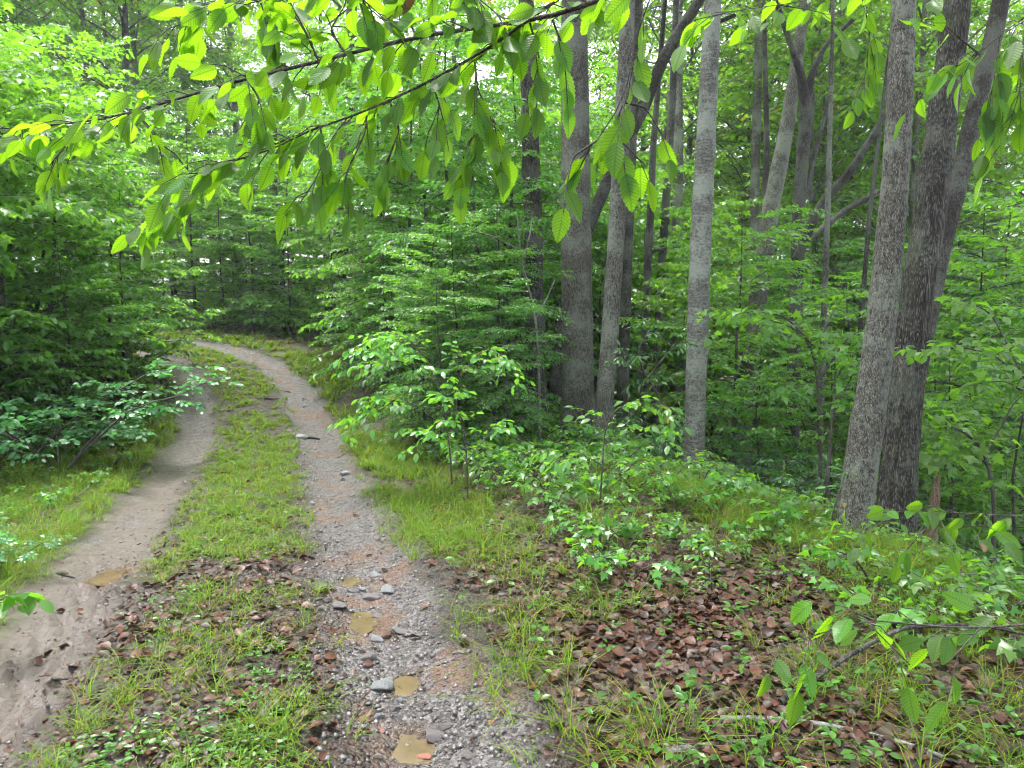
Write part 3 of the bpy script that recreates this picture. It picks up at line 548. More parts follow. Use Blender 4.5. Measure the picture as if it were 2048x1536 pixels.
SLP = [('young maple spreading behind the birch towards the forked tree', 1470, 11, .8), ('young maple right behind the birch', 1350, 13, .95), ('small young maple before the forked tree', 1540, 9.5, .55), ('young maple between forked tree and big grey trunk', 1680, 10, .55),
       ('tall young maple behind the slim pale stem', 1300, 16, 1.3), ('young maple behind the thick grey-brown trunk', 1180, 15, 1.2), ('young maple glimpsed between big grey trunk and forked tree, farther back', 1740, 14, .9), ('young maple beside the dark leaning trunk', 1950, 9, .85),
       ('young maple nearest the frame edge on the slope', 2060, 7.5, .75), ('larger young maple behind the one at the frame edge', 2100, 10, 1.1), ('young maple behind the furrowed trunk', 1900, 12, 1.1), ('pale young tree behind the young maples near the birch', 1430, 16, 1.1),
       ('young tree behind the young pine', 2020, 13, 1.2), ('young tree far behind the slim pale stem', 1250, 19, 1.3), ('young tree far behind the forked tree', 1620, 19, 1.2), ('young tree far behind the dark furrowed trunk', 1100, 18, 1.3)]
for i, (lb, px, d, s) in enumerate(SLP):
    place(U2[i % 3] if i % 3 else U1[i % 3], 'understory_tree', lb, 'tree', 'young trees on the slope below the trunks', (px - 1024) / FPX * d, d, i * 1.9, s, (r.normal(0, .06), r.normal(0, .06)))
LAU = [('dark laurel shrub beside the slim pale stem', 1290, 9.0, .75), ('laurel shrub between slim pale stem and birch, farther back', 1340, 9.8, .9), ('laurel shrub just past the birch', 1450, 9.0, .95), ('laurel shrub below the forked tree', 1520, 8.2, .7), ('low laurel shrub at the foot of the birch', 1430, 8.0, .55), ('laurel shrub behind the thin maple stems', 1580, 8.8, .8),
       ('small laurel shrub before the thin maple stems', 1610, 7.6, .6), ('laurel shrub beside the reddish stump', 1900, 7.6, .7), ('laurel shrub low on the slope near the frame edge', 1980, 6.8, .6), ('laurel shrub behind the big grey trunk', 1670, 8.6, .8), ('laurel shrub behind the reddish stump', 1860, 8.6, .8), ('laurel shrub at the frame edge on the slope', 2060, 6.2, .6)]
for i, (lb, px, d, s) in enumerate(LAU):
    place(LA[i % 2], 'laurel_shrub', lb, 'shrub', 'laurel shrubs among the trunks', (px - 1024) / FPX * d, d, i * 1.1, s)
place(PN, 'pine_sapling', 'blue-green feathery young pine behind the dark leaning trunk', 'pine', None, (1950 - 1024) / FPX * 12, 12, 0, 1.05)
# tall wood behind
def far_ok(x, y, u): return inview(x, y, 3) and not (-.40 < x / y < -.18 and y < 36) and (u > 5 if x > -30 else abs(u) > 4)
for i, (x, y) in enumerate(scatter(58, (-36, 36), (25, 60), far_ok, 6, 2.4)):
    sidew = x > 0
    place(FT[r.integers(0, 4)], 'forest_tree', 'tall leafy tree deep in the wood behind the trunks' if sidew else 'tall leafy tree in the wood beyond the bend', 'tree', 'tall trees behind the trunks' if sidew else 'tall trees beyond the bend', x, y, r.uniform(0, 6.3), r.uniform(1.05, 1.55) if sidew else r.uniform(.9, 1.25))
for i, (x, y) in enumerate(sorted(scatter(12, (3, 24), (19, 32), lambda x, y, u: inview(x, y, 1), 15, 2.4), key=lambda q: q[0] / q[1])):
    place(FT[r.integers(0, 4)], 'forest_tree', f'tall leafy tree on the lower slope, {ORD[i]} of twelve counting away from the track', 'tree', 'tall trees on the lower slope', x, y, r.uniform(0, 6.3), r.uniform(.8, 1.05))
for i, (x, y) in enumerate(scatter(64, (-24, 26), (15, 34), lambda x, y, u: u > 4 and inview(x, y, 2) and not (-.5 < x / y < -.2 and y < 27), 9, 1.5)):
    sidew = x > 0
    place((U1 + U2 + U3)[r.integers(0, 8)], 'understory_tree', 'bushy young tree filling the wood behind the trunks' if sidew else 'bushy young tree filling the wood beyond the bend', 'tree', 'young trees behind the trunks' if sidew else 'young trees deeper beyond the bend', x, y, r.uniform(0, 6.3), r.uniform(1.0, 1.6) if sidew else r.uniform(.75, 1.25))
for i, (x, y) in enumerate(sorted(scatter(5, (-22, -8), (7, 17), lambda x, y, u: u < -8 and inview(x, y, 3), 8, 2.2), key=lambda q: q[1])):
    place(FT[r.integers(0, 4)], 'forest_tree', f'tall leafy tree behind the bank maples, {ORD[i]} counting from the camera', 'tree', 'tall trees inside the bend', x, y, r.uniform(0, 6.3), r.uniform(.55, .85))

# ------------------------------------------------------------------ plants one can pick out beside the track
SD = [shrub(100 + i, .38, 2, T_OVAL if i % 2 else T_MAPLE, [M_LIGHT, M_UNDER, M_MAPLE][i % 3], .06, .05, spread=.4, nb=3, bl=.5, b0=.4) for i in range(6)]
def spray_plant(name, label, stems, d, size, sp, lm, tmpl, wd=7, side_len=.30, seed=0, cat='sapling', group=None):
    """a plant drawn stem by stem: every stem a pixel line with its depth, short leafy twigs along its outer part"""
    s = Plant(seed); st = []; base = None
    for j, (pts, q0) in enumerate(stems):
        C = resample(np.array([W(*p) if len(p) == 3 else W(p[0], p[1], d) for p in pts]), 14, 2)
        if j == 0:
            g = S1(C[0, 0], C[0, 1]); C[0, 2] = min(C[0, 2], g - .03); C = resample(np.vstack([[C[0, 0], C[0, 1], g - .03], C]), 14) if C[0, 2] > g else C
            base = np.array([C[0, 0], C[0, 1], g])
        t = np.linspace(0, 1, 14); st.append(tube(C, wd / FPX * d / 2 * (1.05 - .8 * t) * (1 if j == 0 else .6), 5))
        n = max(3, int((1 - q0) * np.linalg.norm(np.diff(C, axis=0), axis=1).sum() / .11))
        for i in range(n):
            q = q0 + (1 - q0) * (i + .5) / n; f = q * 13; k = min(int(f), 12); p = C[k] + (C[k + 1] - C[k]) * (f - k); dd = norm(C[k + 1] - C[k])
            lat = norm(np.cross(dd, UP) + s.r.normal(0, .2, 3)) * (1 if i % 2 else -1)
            s.spray(p, dd * .6 + lat * .8 + UP * .1, side_len * s.r.uniform(.6, 1.2) * (1.2 - .7 * q), size, sp, .3, .0025, ns=3, hang=.45)
        s.leaves(C[-4], C[-1], 6, size, hang=.5)
    e = obj(name, None, None, base); tag(e, label, cat, group)
    for k, me in (('stems', mesh('stems', [(V - base, F_, 0) for V, F_ in st + s.w], [B_TWIG], True)), ('foliage', s.foliage(tmpl, lm, 'foliage'))):
        o = obj(k, me, e)
        if k != 'stems': o.location = [-float(q) for q in base]
    return e
spray_plant('arching_sapling', 'arching pale-leaved sapling bowing over the grass towards the track', [([(905, 960), (895, 850), (870, 740), (820, 670), (760, 655), (715, 690)], .35), ([(893, 830), (930, 730), (985, 690), (1010, 720)], .3), ([(895, 860), (820, 800), (750, 810), (712, 840)], .25), ([(880, 760), (800, 720), (725, 730)], .2)], 6.6, .085, .05, M_LIGHT, T_OVAL, wd=4, seed=1, side_len=.6)
spray_plant('arching_sapling', 'smaller arching sapling with wet leaves close behind the verge', [([(935, 940), (930, 870), (915, 820), (880, 800)], .3), ([(935, 920), (985, 860), (1010, 840)], .3), ([(932, 900), (870, 865), (840, 880)], .3)], 6.0, .08, .048, M_LIGHT, T_OVAL, wd=4, seed=2, side_len=.45)
spray_plant('young_sapling', 'upright sapling with drooping bright leaves before the slim pale stem', [([(1200, 1010), (1205, 930), (1208, 860), (1225, 810), (1300, 800), (1350, 840)], .4), ([(1203, 930), (1150, 900), (1110, 910)], .3), ([(1206, 890), (1265, 860), (1320, 850)], .4)], 5.6, .085, .05, M_LIGHT, T_OVAL, wd=4, seed=3, side_len=.42)
spray_plant('maple_sapling', 'thin-stemmed young maple with layered bright leaves behind the birch', [([(1640, 960), (1642, 840), (1628, 700), (1600, 655), (1540, 640)], .45), ([(1632, 720), (1655, 640), (1690, 590)], .3), ([(1625, 690), (1570, 630), (1500, 620), (1440, 640)], .25), ([(1640, 760), (1690, 680), (1740, 650)], .3)], 7.8, .10, .085, M_MAPLE, T_MAPLE, wd=8, seed=4, side_len=.75)
spray_plant('maple_sapling', 'second thin maple stem beside the big grey trunk', [([(1655, 950), (1664, 840), (1672, 760), (1668, 700)], .4), ([(1665, 830), (1700, 760), (1720, 720)], .3)], 7.4, .09, .08, M_MAPLE, T_MAPLE, wd=8, seed=5, side_len=.3)
spray_plant('laurel_bush', 'crooked-stemmed laurel bush between slim pale stem and birch', [([(1330, 880), (1325, 800), (1290, 750), (1270, 700), (1300, 660)], .4), ([(1285, 745), (1250, 720), (1240, 690)], .3), ([(1295, 755), (1340, 700), (1380, 680)], .3)], 8.0, .085, .035, M_LAUREL, T_NARROW, seed=6, side_len=.4, cat='shrub')
spray_plant('tall_herb', 'tall pale leafy herb before the big grey trunk', [([(1655, 1110), (1665, 1020), (1700, 930), (1712, 910)], .2), ([(1660, 1060), (1690, 1010), (1700, 975)], .2)], 5.0, .07, .05, M_LIGHT, T_NARROW, wd=5, seed=7, side_len=.12, cat='herb')
spray_plant('tall_herb', 'tall narrow-leaved herb at the edge of the grassy slope', [([(1560, 1100), (1555, 1010), (1568, 940)], .15), ([(1557, 1050), (1530, 1000), (1520, 960)], .2)], 5.6, .06, .04, M_LIGHT, T_NARROW, wd=5, seed=8, side_len=.12, cat='herb')
spray_plant('leafy_sprig', 'leafy green sprig leaning in over the muddy rut', [([(-60, 1300), (-30, 1230), (10, 1190), (50, 1185)], .4)], 3.3, .10, .08, M_UNDER, T_OVAL, wd=4, seed=9, side_len=.06, cat='sprig')
spray_plant('maple_seedling', 'broad-leaved maple seedling on the leaf litter below the sapling', [([(1330, 1240), (1332, 1180), (1345, 1140)], .3), ([(1332, 1190), (1290, 1150), (1265, 1160)], .3)], 4.2, .09, .07, M_MAPLE, T_MAPLE, wd=4, seed=10, side_len=.12, cat='seedling')
spray_plant('slope_sapling', 'layered young maple on the slope behind the furrowed trunk', [([(1990, 1080), (1985, 960), (1960, 880), (1880, 840), (1800, 820)], .3), ([(1975, 900), (2030, 800), (2080, 770)], .2), ([(1980, 930), (1930, 900), (1860, 920)], .2)], 6.6, .10, .08, M_MAPLE, T_MAPLE, wd=9, seed=11, side_len=.6)
spray_plant('slope_sapling', 'beech-leaved sapling reaching in behind the furrowed trunk at eye height', [([(2120, 1000), (2080, 820), (2020, 720), (1930, 690), (1860, 700)], .35), ([(2060, 780), (1980, 620), (1920, 600)], .3), ([(2075, 800), (2010, 760), (1940, 770)], .2)], 5.2, .085, .06, M_UNDER, T_OVAL, wd=9, seed=12, side_len=.5)
sd = scatter(290, (-1.5, 4.2), (2.9, 12.5), lambda x, y, u: 2.0 < u < 5.4 and inview(x, y, .2) and vn(x * 1.3, y * 1.3, 77) + .06 * (y - 3) > .50, 11, .14)
for i, (x, y) in enumerate(sd):
    place(SD[r.integers(0, 6)], 'forest_seedling', 'small bright seedling on the leafy ground between verge and trunks', 'seedling', 'seedlings between verge and trunks', x, y, r.uniform(0, 6.3), r.uniform(.5, 1.1) * (1 + .5 * min(1, max(0, (y - 4.5) / 3))))
for i, (x, y) in enumerate(scatter(46, (-6, -1.6), (2.6, 11), lambda x, y, u: -2.7 < u < -1.45 and inview(x, y, .2), 12, .16)):
    place(SD[r.integers(0, 6)], 'forest_seedling', 'small green seedling at the foot of the bank inside the bend', 'seedling', 'seedlings at the foot of the bank', x, y, r.uniform(0, 6.3), r.uniform(.45, .9))

# ------------------------------------------------------------------ ground layer: grass, low leaves, litter, gravel
def wedge(n, d0, d1, seed, pw=1.0):
    rr = rng(seed); d = (d0 ** (1 - pw) + rr.random(n) * (d1 ** (1 - pw) - d0 ** (1 - pw))) ** (1 / (1 - pw)) if pw != 1 else d0 * (d1 / d0) ** rr.random(n)
    px = rr.uniform(-180, 2230, n); x = (px - 1024) / FPX * d; return x, d.copy(), rr
def grass(cnt, d0, d1, seed):
    x, y, rr = wedge(cnt, d0, d1, seed)
    xf = rr.uniform(-13, 1, 13000); yf = rr.uniform(7, 19, 13000); x = np.r_[x, xf]; y = np.r_[y, yf]; u, k = road(x, y); a = np.abs(u); cl = fbm(x * 1.6, y * 1.6, 51)
    p = np.zeros(len(x))
    nr_ = sstep(3.0, 6.0, y)
    p = np.maximum(p, sstep(.60, .25, a) * sstep(.42 - .22 * nr_, .56 - .18 * nr_, cl) * (.35 + .65 * nr_))                     # middle strip
    p = np.maximum(p, sstep(1.0, 1.25, u) * sstep(2.3, 1.5, u) * sstep(.36 - .12 * nr_, .52 - .12 * nr_, cl) * (.30 + .6 * nr_))  # verge towards the trunks
    p = np.maximum(p, sstep(-1.0, -1.25, u) * sstep(-3.0, -2.2, u) * sstep(.26, .42, cl) * .85)
    p = np.maximum(p, sstep(1.9, 2.6, u) * sstep(4.8, 4.1, u) * (.13 + .3 * sstep(.50, .60, cl)))
    p = np.maximum(p, sstep(3.0, 3.5, u) * sstep(5.2, 4.4, u) * sstep(3.2, 3.8, y) * sstep(8, 6.5, y) * .95)     # grassy shoulder above the drop
    p = p * np.where((u > 1.1) & (u < 4.2), .30 + .70 * sstep(3.6, 5.2, y + .8 * (cl - .47)), 1.0) * np.where(np.abs(u) < .8, .55 + .45 * sstep(3.2, 5.0, y), 1.0)
    keep = rr.random(len(x)) < p; x, y, u = x[keep], y[keep], u[keep]; z = surf(x, y); nb = 13; n = len(x) * nb
    X = np.repeat(x, nb); Y = np.repeat(y, nb); U = np.repeat(u, nb); Z = np.repeat(z, nb); az = rr.uniform(0, 6.28, n); sp = rr.random(n) ** .5 * .04
    tall = np.repeat(rr.uniform(.6, 1.3, len(x)), nb) * np.where(np.abs(U) < .7, .55, np.where(U > 3, 1.15, .95))
    h = .155 * tall * rr.uniform(.45, 1.3, n); ln = rr.uniform(.5, 1.9, n); b_az = np.repeat(rr.uniform(0, 6.28, len(x)), nb); A = b_az + rr.normal(0, 1.3, n)
    wd = .0016 * rr.uniform(.7, 1.5, n) * np.maximum(1, Y / 4.0)
    D = np.stack([np.cos(A), np.sin(A), 0 * A], 1); Lt = np.stack([-np.sin(A), np.cos(A), 0 * A], 1); B0 = np.stack([X + sp * np.cos(az), Y + sp * np.sin(az), Z - .008], 1)
    def pt(t): return B0 + D * (h * ln * t ** 2)[:, None] + UP * (h * (t - .38 * ln * t ** 2.4))[:, None]
    rows = []
    for t, ww in ((0, .8), (.45, 1.0), (.8, .6)): c = pt(t); rows += [c - Lt * (wd * ww)[:, None], c + Lt * (wd * ww)[:, None]]
    rows.append(pt(1.0)); V = np.stack(rows, 1).reshape(-1, 3); o = (np.arange(n) * 7)[:, None, None]
    F_ = (np.array([[0, 1, 3], [0, 3, 2], [2, 3, 5], [2, 5, 4], [4, 5, 6]])[None] + o).reshape(-1, 3)
    return mesh('grass', [(V, F_, 0)], [M_GRASS])
tag(obj('grass', grass(26000, 1.9, 15, 21)), 'thin pale green grass along verges and middle of the track', 'grass', kind='stuff')
def cover():
    x, y, rr = wedge(34000, 1.9, 20, 31); u, k = road(x, y); cl = fbm(x * 1.1, y * 1.1, 61)
    p = sstep(1.9, 2.6, u) * sstep(.40, .56, cl + .08 * sstep(4, 8, y)) * (.03 + .75 * sstep(4, 8, y))
    p = np.maximum(p, sstep(-1.5, -2.1, u) * sstep(.3, .5, cl) * .9); p = np.maximum(p, sstep(.5, .2, np.abs(u)) * sstep(.52, .62, cl) * .35)
    p = np.maximum(p, sstep(1.1, 1.5, u) * .05)
    keep = rr.random(len(x)) < p; x, y, u = x[keep], y[keep], u[keep]; z = surf(x, y); nl = 5; n = len(x) * nl; Pp = np.stack([x, y, z], 1).repeat(nl, 0)
    hh = (rr.uniform(.02, .12, len(x)) * np.where(np.abs(u) < .7, .35, 1)).repeat(nl) * rr.uniform(.6, 1.2, n)
    az = rr.uniform(0, 6.28, n); D = np.stack([np.cos(az), np.sin(az), rr.uniform(-.1, .35, n)], 1); Pp = Pp + UP * hh[:, None] + D * .012
    V, F_ = put_leaves(T_OVAL, Pp, D, UP + rr.normal(0, .25, (n, 3)), rr.uniform(.018, .05, n) * np.where(np.abs(u) < .7, .6, 1).repeat(nl))
    return mesh('ground_cover', [(V, F_, 0)], [M_UNDER])
tag(obj('ground_cover', cover()), 'low leafy plants covering the forest floor', 'ground cover', kind='stuff')
# fallen leaves: the nearest lie singly, the rest are litter
DLM = []
for i in range(6):
    V0, F0 = (T_OAK if i % 2 else T_MAPLE) if i < 4 else T_OVAL; V = V0.copy(); rr = rng(300 + i); V[:, 2] = V[:, 2] * rr.uniform(-1, 1.4) + .5 * rr.uniform(.2, .8) * (V[:, 0] ** 2) * 2 + .15 * np.sin(V[:, 1] * rr.uniform(2, 6)) + rr.normal(0, .03, len(V))
    DLM.append(mesh('dead_leaf', [(V, F0, 0)], [M_DRY]))
def litter_pts(n, d0, d1, seed):
    x, y, rr = wedge(n, d0, d1, seed); u, k = road(x, y); cl = fbm(x * 1.4, y * 1.4, 71)
    p = sstep(1.1, 1.7, u) * (.8 + .2 * sstep(.36, .5, cl)); p = np.maximum(p, sstep(-1.3, -1.8, u) * .6); p = np.maximum(p, sstep(.6, .3, np.abs(u)) * .5 * sstep(.26, .48, cl)); p = np.maximum(p, .012)
    kp = rr.random(len(x)) < p; return x[kp], y[kp], rr
x, y, rr = litter_pts(10500, 1.9, 4.8, 41)
near = np.argsort(np.where(road(x, y)[0] > 1.0, y, y + 1.2))[:300]; z = surf(x, y)
M_dead = 'wet brown fallen leaf on the near ground beside the track'
for i in near:
    o = obj('dead_leaf', DLM[rr.integers(0, 6)], None, (x[i], y[i], z[i] + .012), (rr.normal(0, .3), rr.normal(0, .3), rr.uniform(0, 6.3)), rr.uniform(.035, .075))
    tag(o, M_dead, 'leaf', 'fallen leaves on the near ground')
rest = np.setdiff1d(np.arange(len(x)), near); x2, y2, _ = litter_pts(26000, 3.0, 18, 42); X = np.r_[x[rest], x2]; Y = np.r_[y[rest], y2]; n = len(X); Z = surf(X, Y)
az = rr.uniform(0, 6.28, n); Ti = np.stack([np.cos(az), np.sin(az), rr.normal(0, .3, n)], 1)
V, F_ = put_leaves((T_OVAL[0] * np.array([1.5, 1, 1]) + np.array([0, 0, 1]) * (T_OVAL[0][:, :1] ** 2) * 1.5, T_OVAL[1]), np.stack([X, Y, Z + .01], 1), Ti, UP + rr.normal(0, .3, (n, 3)), rr.uniform(.022, .065, n))
xc, yc, rc = wedge(60000, 1.9, 9, 43); uc, _ = road(xc, yc); kc = rc.random(len(xc)) < np.maximum(sstep(1.0, 1.4, np.abs(uc)) * .5, sstep(.75, .35, np.abs(uc)) * .55) + .02; xc, yc = xc[kc], yc[kc]; nc_ = len(xc); ac = rc.uniform(0, 6.28, nc_)
V2, F2 = put_leaves(T_FAR, np.stack([xc, yc, surf(xc, yc) + .004], 1), np.stack([np.cos(ac), np.sin(ac), rc.normal(0, .3, nc_)], 1), UP + rc.normal(0, .4, (nc_, 3)), rc.uniform(.01, .034, nc_))
F_ = np.vstack([F_, F2 + len(V)]); V = np.vstack([V, V2])
tag(obj('leaf_litter', mesh('leaf_litter', [(V, F_, 0)], [M_DRY])), 'wet brown leaf litter spread over the forest floor', 'leaf litter', kind='stuff')

def stone_mat(name, a, b_):
    m, t, b, out = mat(name); v = mapping(t, (1, 1, 1)); oi = N(t, 'ObjectInfo'); g = N(t, 'NewGeometry')
    c = ramp(t, noise(t, v, 24, 4, .7), [(.3, a), (.7, b_)]); hv = N(t, 'HueSaturation'); t.links.new(mth(t, 'MULTIPLY_ADD', g.outputs['Random Per Island'], .9, .55), hv.inputs['Value']); t.links.new(c, hv.inputs['Color'])
    t.links.new(hv.outputs[0], b.inputs['Base Color']); b.inputs['Roughness'].default_value = .3; bump(t, b, noise(t, v, 70, 4, .7), .006, .8); return m
M_STONE = stone_mat('wet_grey_stone', (.05, .054, .060), (.15, .155, .16)); M_PALE = stone_mat('pale_stone', (.035, .032, .031), (.12, .11, .108)); M_RED = stone_mat('reddish_stone', (.12, .045, .03), (.24, .11, .08))
def ico(seed, flat=.55, n_=1):
    import bmesh
    bm = bmesh.new(); bmesh.ops.create_icosphere(bm, subdivisions=n_, radius=1); rr = rng(seed); V = np.array([v.co[:] for v in bm.verts]); F_ = np.array([[v.index for v in f.verts] for f in bm.faces]); bm.free()
    for _ in range(12):
        d = norm(rr.normal(0, 1, 3)); k = rr.uniform(.42, .75); s = V @ d; V = V - np.where(s > k, s - k, 0)[:, None] * d
    V = V * (1 + rr.normal(0, .03, (len(V), 1))) * np.array([1, rr.uniform(.6, .9), flat]); return V, F_
def gravel():
    x, y, rr = wedge(30000, 1.9, 12, 61); u, k = road(x, y); a = np.abs(np.abs(u) - .8); p = sstep(.5, .25, a) * np.where(u > 0, 1.0, .2 + .5 * sstep(6, 9, y)); p = np.maximum(p, sstep(1.3, .9, np.abs(u)) * .12)
    kp = rr.random(len(x)) < p; x, y = x[kp], y[kp]; n = len(x); z = surf(x, y); V0, F0 = np.array([[1, 0, 0], [-1, .1, 0], [0, 1, 0], [.1, -1, 0], [.1, .1, 1], [0, 0, -1.]]), np.array([[0, 2, 4], [2, 1, 4], [1, 3, 4], [3, 0, 4], [2, 0, 5], [1, 2, 5], [3, 1, 5], [0, 3, 5]])
    s = .003 + np.where(u[kp] > 0, .018, .010) * rr.random(n) ** 5 + .0007 * y; az = rr.uniform(0, 6.28, n); c, sn = np.cos(az)[:, None], np.sin(az)[:, None]
    J = V0[None] * (1 + rr.uniform(-.35, .35, (n, 6, 3))) * (s[:, None, None] * np.array([1, .8, .55]))
    V = np.stack([J[..., 0] * c - J[..., 1] * sn + x[:, None], J[..., 0] * sn + J[..., 1] * c + y[:, None], J[..., 2] + z[:, None] + .001], -1)
    return mesh('gravel', [(V.reshape(-1, 3), (F0[None] + (np.arange(n) * 6)[:, None, None]).reshape(-1, 3), 0)], [M_PALE])
tag(obj('gravel', gravel()), 'fine wet gravel strewn along the ruts', 'gravel', kind='stuff')
STN = [('dark blue-grey stone in the verge edge of the rut', 780, 1186, 34, M_STONE), ('dark angular stone beside the orange puddle', 748, 1284, 30, M_STONE), ('dark stone at the upper orange puddle', 752, 1154, 24, M_STONE),
       ('small dark stone below the upper orange puddle', 724, 1184, 18, M_STONE), ('rounded grey stone at the edge of the grassy strip', 676, 1218, 28, M_PALE), ('pale flat stone on the wet rut below the dark angular one', 735, 1316, 26, M_PALE),
       ('large flat wet slab of rock in the near rut', 768, 1374, 50, M_STONE), ('broken flat stone, upper slab of the pair near the bottom of the rut', 882, 1460, 40, M_PALE), ('thin lower slab of the broken pair near the bottom of the rut', 868, 1475, 46, M_PALE),
       ('flat half-buried stone on the gravel near the verge', 796, 1264, 34, M_PALE), ('pale pebble between the orange puddles', 752, 1236, 18, M_PALE), ('tan stone at the bottom corner of the rut', 936, 1516, 28, M_PALE),
       ('wedge-shaped stone in the middle of the near rut', 758, 1440, 22, M_STONE), ('small stone beside the slab of rock', 806, 1398, 22, M_STONE), ('brownish stone below the slab of rock', 790, 1424, 22, M_PALE), ('bluish chip of stone beside the shallow puddle', 800, 1404, 14, M_STONE),
       ('small tan stone at the foot of the grassy strip', 700, 1530, 20, M_PALE), ('reddish brown lump by the lowest puddle', 846, 1522, 36, M_RED), ('small pink stone on the dark verge soil', 982, 1447, 16, M_RED), ('reddish pebble in the orange clay', 764, 1468, 16, M_RED),
       ('triangular pale stone by the grassy strip', 656, 1206, 20, M_PALE), ('small pale stone next to the triangular one', 636, 1202, 14, M_PALE), ('brown stone half under the grassy strip', 648, 1222, 18, M_PALE), ('pale flat chip beside the upper puddle', 704, 1184, 22, M_PALE),
       ('long bedrock ridge slanting across the rut', 742, 1200, 40, M_PALE), ('grey stone far along the stony rut', 622, 1010, 18, M_STONE), ('light stone beside the far rut edge', 690, 950, 20, M_STONE), ('flat stone on the far rut', 604, 878, 22, M_STONE)]
for i, (lb, px, py, wd, m_) in enumerate(STN):
    p, d = ray(px, py); V, F_ = ico(500 + i, .42 if wd > 30 else .6, 3); s = wd / FPX * d * .72
    tag(obj('stone', mesh('stone', [(V, F_, 0)], [m_]), None, (p[0], p[1], S1(p[0], p[1]) + s * .08), (0, .1, (i * 1.37) % 1.2 - .6), (s, s * .9, s)), lb, 'stone', 'stones in the wet rut')
def stick(label, pts, wd, m_, group=None, lift=.5, name='fallen_branch', seed=0, subs=()):
    C = []
    for px, py, h in pts:
        p, d = ray(px, py); C.append([p[0], p[1], S1(p[0], p[1]) + h, d])
    C = np.array(C); r_ = wd / FPX * C[:, 3].mean() / 2; Q = resample(C, max(8, len(pts) * 5), 2); Q[:, 2] += r_ * lift; c0 = Q[0, :3].copy(); t = np.linspace(0, 1, len(Q)); V, F_ = tube(Q[:, :3], r_ * (1.1 - .6 * t), 8, wob=.25, seed=seed)
    return tag(obj(name, mesh(name, [(V - c0, F_, 0)], [m_], True), None, c0), label, 'branch', group)
stick('lichen-grey fallen branch lying on the leaf litter at the near verge', [(1440, 1446, 0), (1560, 1448, 0), (1640, 1455, 0), (1740, 1478, 0), (1840, 1505, 0), (1920, 1540, 0)], 15, B_DEAD, seed=1)
stick('short mossy piece of branch beside the lichen-grey one', [(1330, 1515, 0), (1420, 1500, 0), (1500, 1490, 0)], 18, B_DEAD, seed=2)
stick('thin dark stick lying across the grassy strip', [(518, 784, 0), (580, 788, 0)], 5, B_DARK, seed=3)
stick('dark stick lying in the stony rut further up', [(590, 876, 0), (640, 882, 0)], 7, B_DARK, seed=4)
stick('thin stick lying on the grassy strip above the dark one', [(528, 800, 0), (575, 802, 0)], 4, B_DARK, seed=5)
stick('dark twig at the edge of the muddy rut', [(115, 1148, 0), (150, 1158, 0)], 6, B_DARK, seed=6)
stick('pale stick in the grass at the foot of the bank', [(150, 1000, 0), (180, 985, .05)], 6, B_DEAD, seed=7)
stick('twig on wet leaves between muddy rut and grassy strip', [(105, 1370, 0), (150, 1362, 0)], 7, B_TWIG, seed=8)

# ------------------------------------------------------------------ two beeches just outside the frame whose boughs hang into it
def beech_leaf(i):
    rr = rng(700 + i); n = 19; t = np.linspace(0, 1, n); prof_ = .30 * np.sin(math.pi * np.clip(t, 0, 1) ** .82) ** .85 * (1 - .12 * t); prof_[0] = .004; prof_[-1] = 0
    saw = np.where(np.arange(n) % 2 == 0, 1.0, .85); cup = rr.uniform(.2, .9); curl = rr.uniform(-.05, .45); tw = rr.normal(0, .35); V = []; uv = []
    for a in range(n):
        for c in (-1, -.5, 0, .5, 1):
            x = c * prof_[a] * (saw[a] if abs(c) == 1 else 1); z = cup * x * x * 1.6 + .012 * (1 if a % 2 else -1) * abs(c) - curl * t[a] ** 2 * .6; ang = tw * (t[a] - .3)
            y_ = t[a] - (abs(c) * -.02) - .12 * curl * t[a] ** 3; V.append((x * math.cos(ang) - z * math.sin(ang) * .3, y_, z + x * math.sin(ang))); uv.append((c * prof_[a], t[a]))
    q = np.arange(n - 1)[:, None] * 5 + np.arange(4)[None]; F_ = np.stack([q, q + 1, q + 6, q + 5], -1).reshape(-1, 4)
    return mesh('leaf', [(np.array(V), F_, 0, np.array(uv))], [M_BEECH], True)
BL = [beech_leaf(i) for i in range(8)]
M_BROWN = leaf_mat('withered_leaf', (.05, .026, .012), (.11, .055, .022), (.16, .08, .025), rough=.55, tw=.25, coat=0)
BLB = BL[3].copy(); BLB.materials.clear(); BLB.materials.append(M_BROWN)
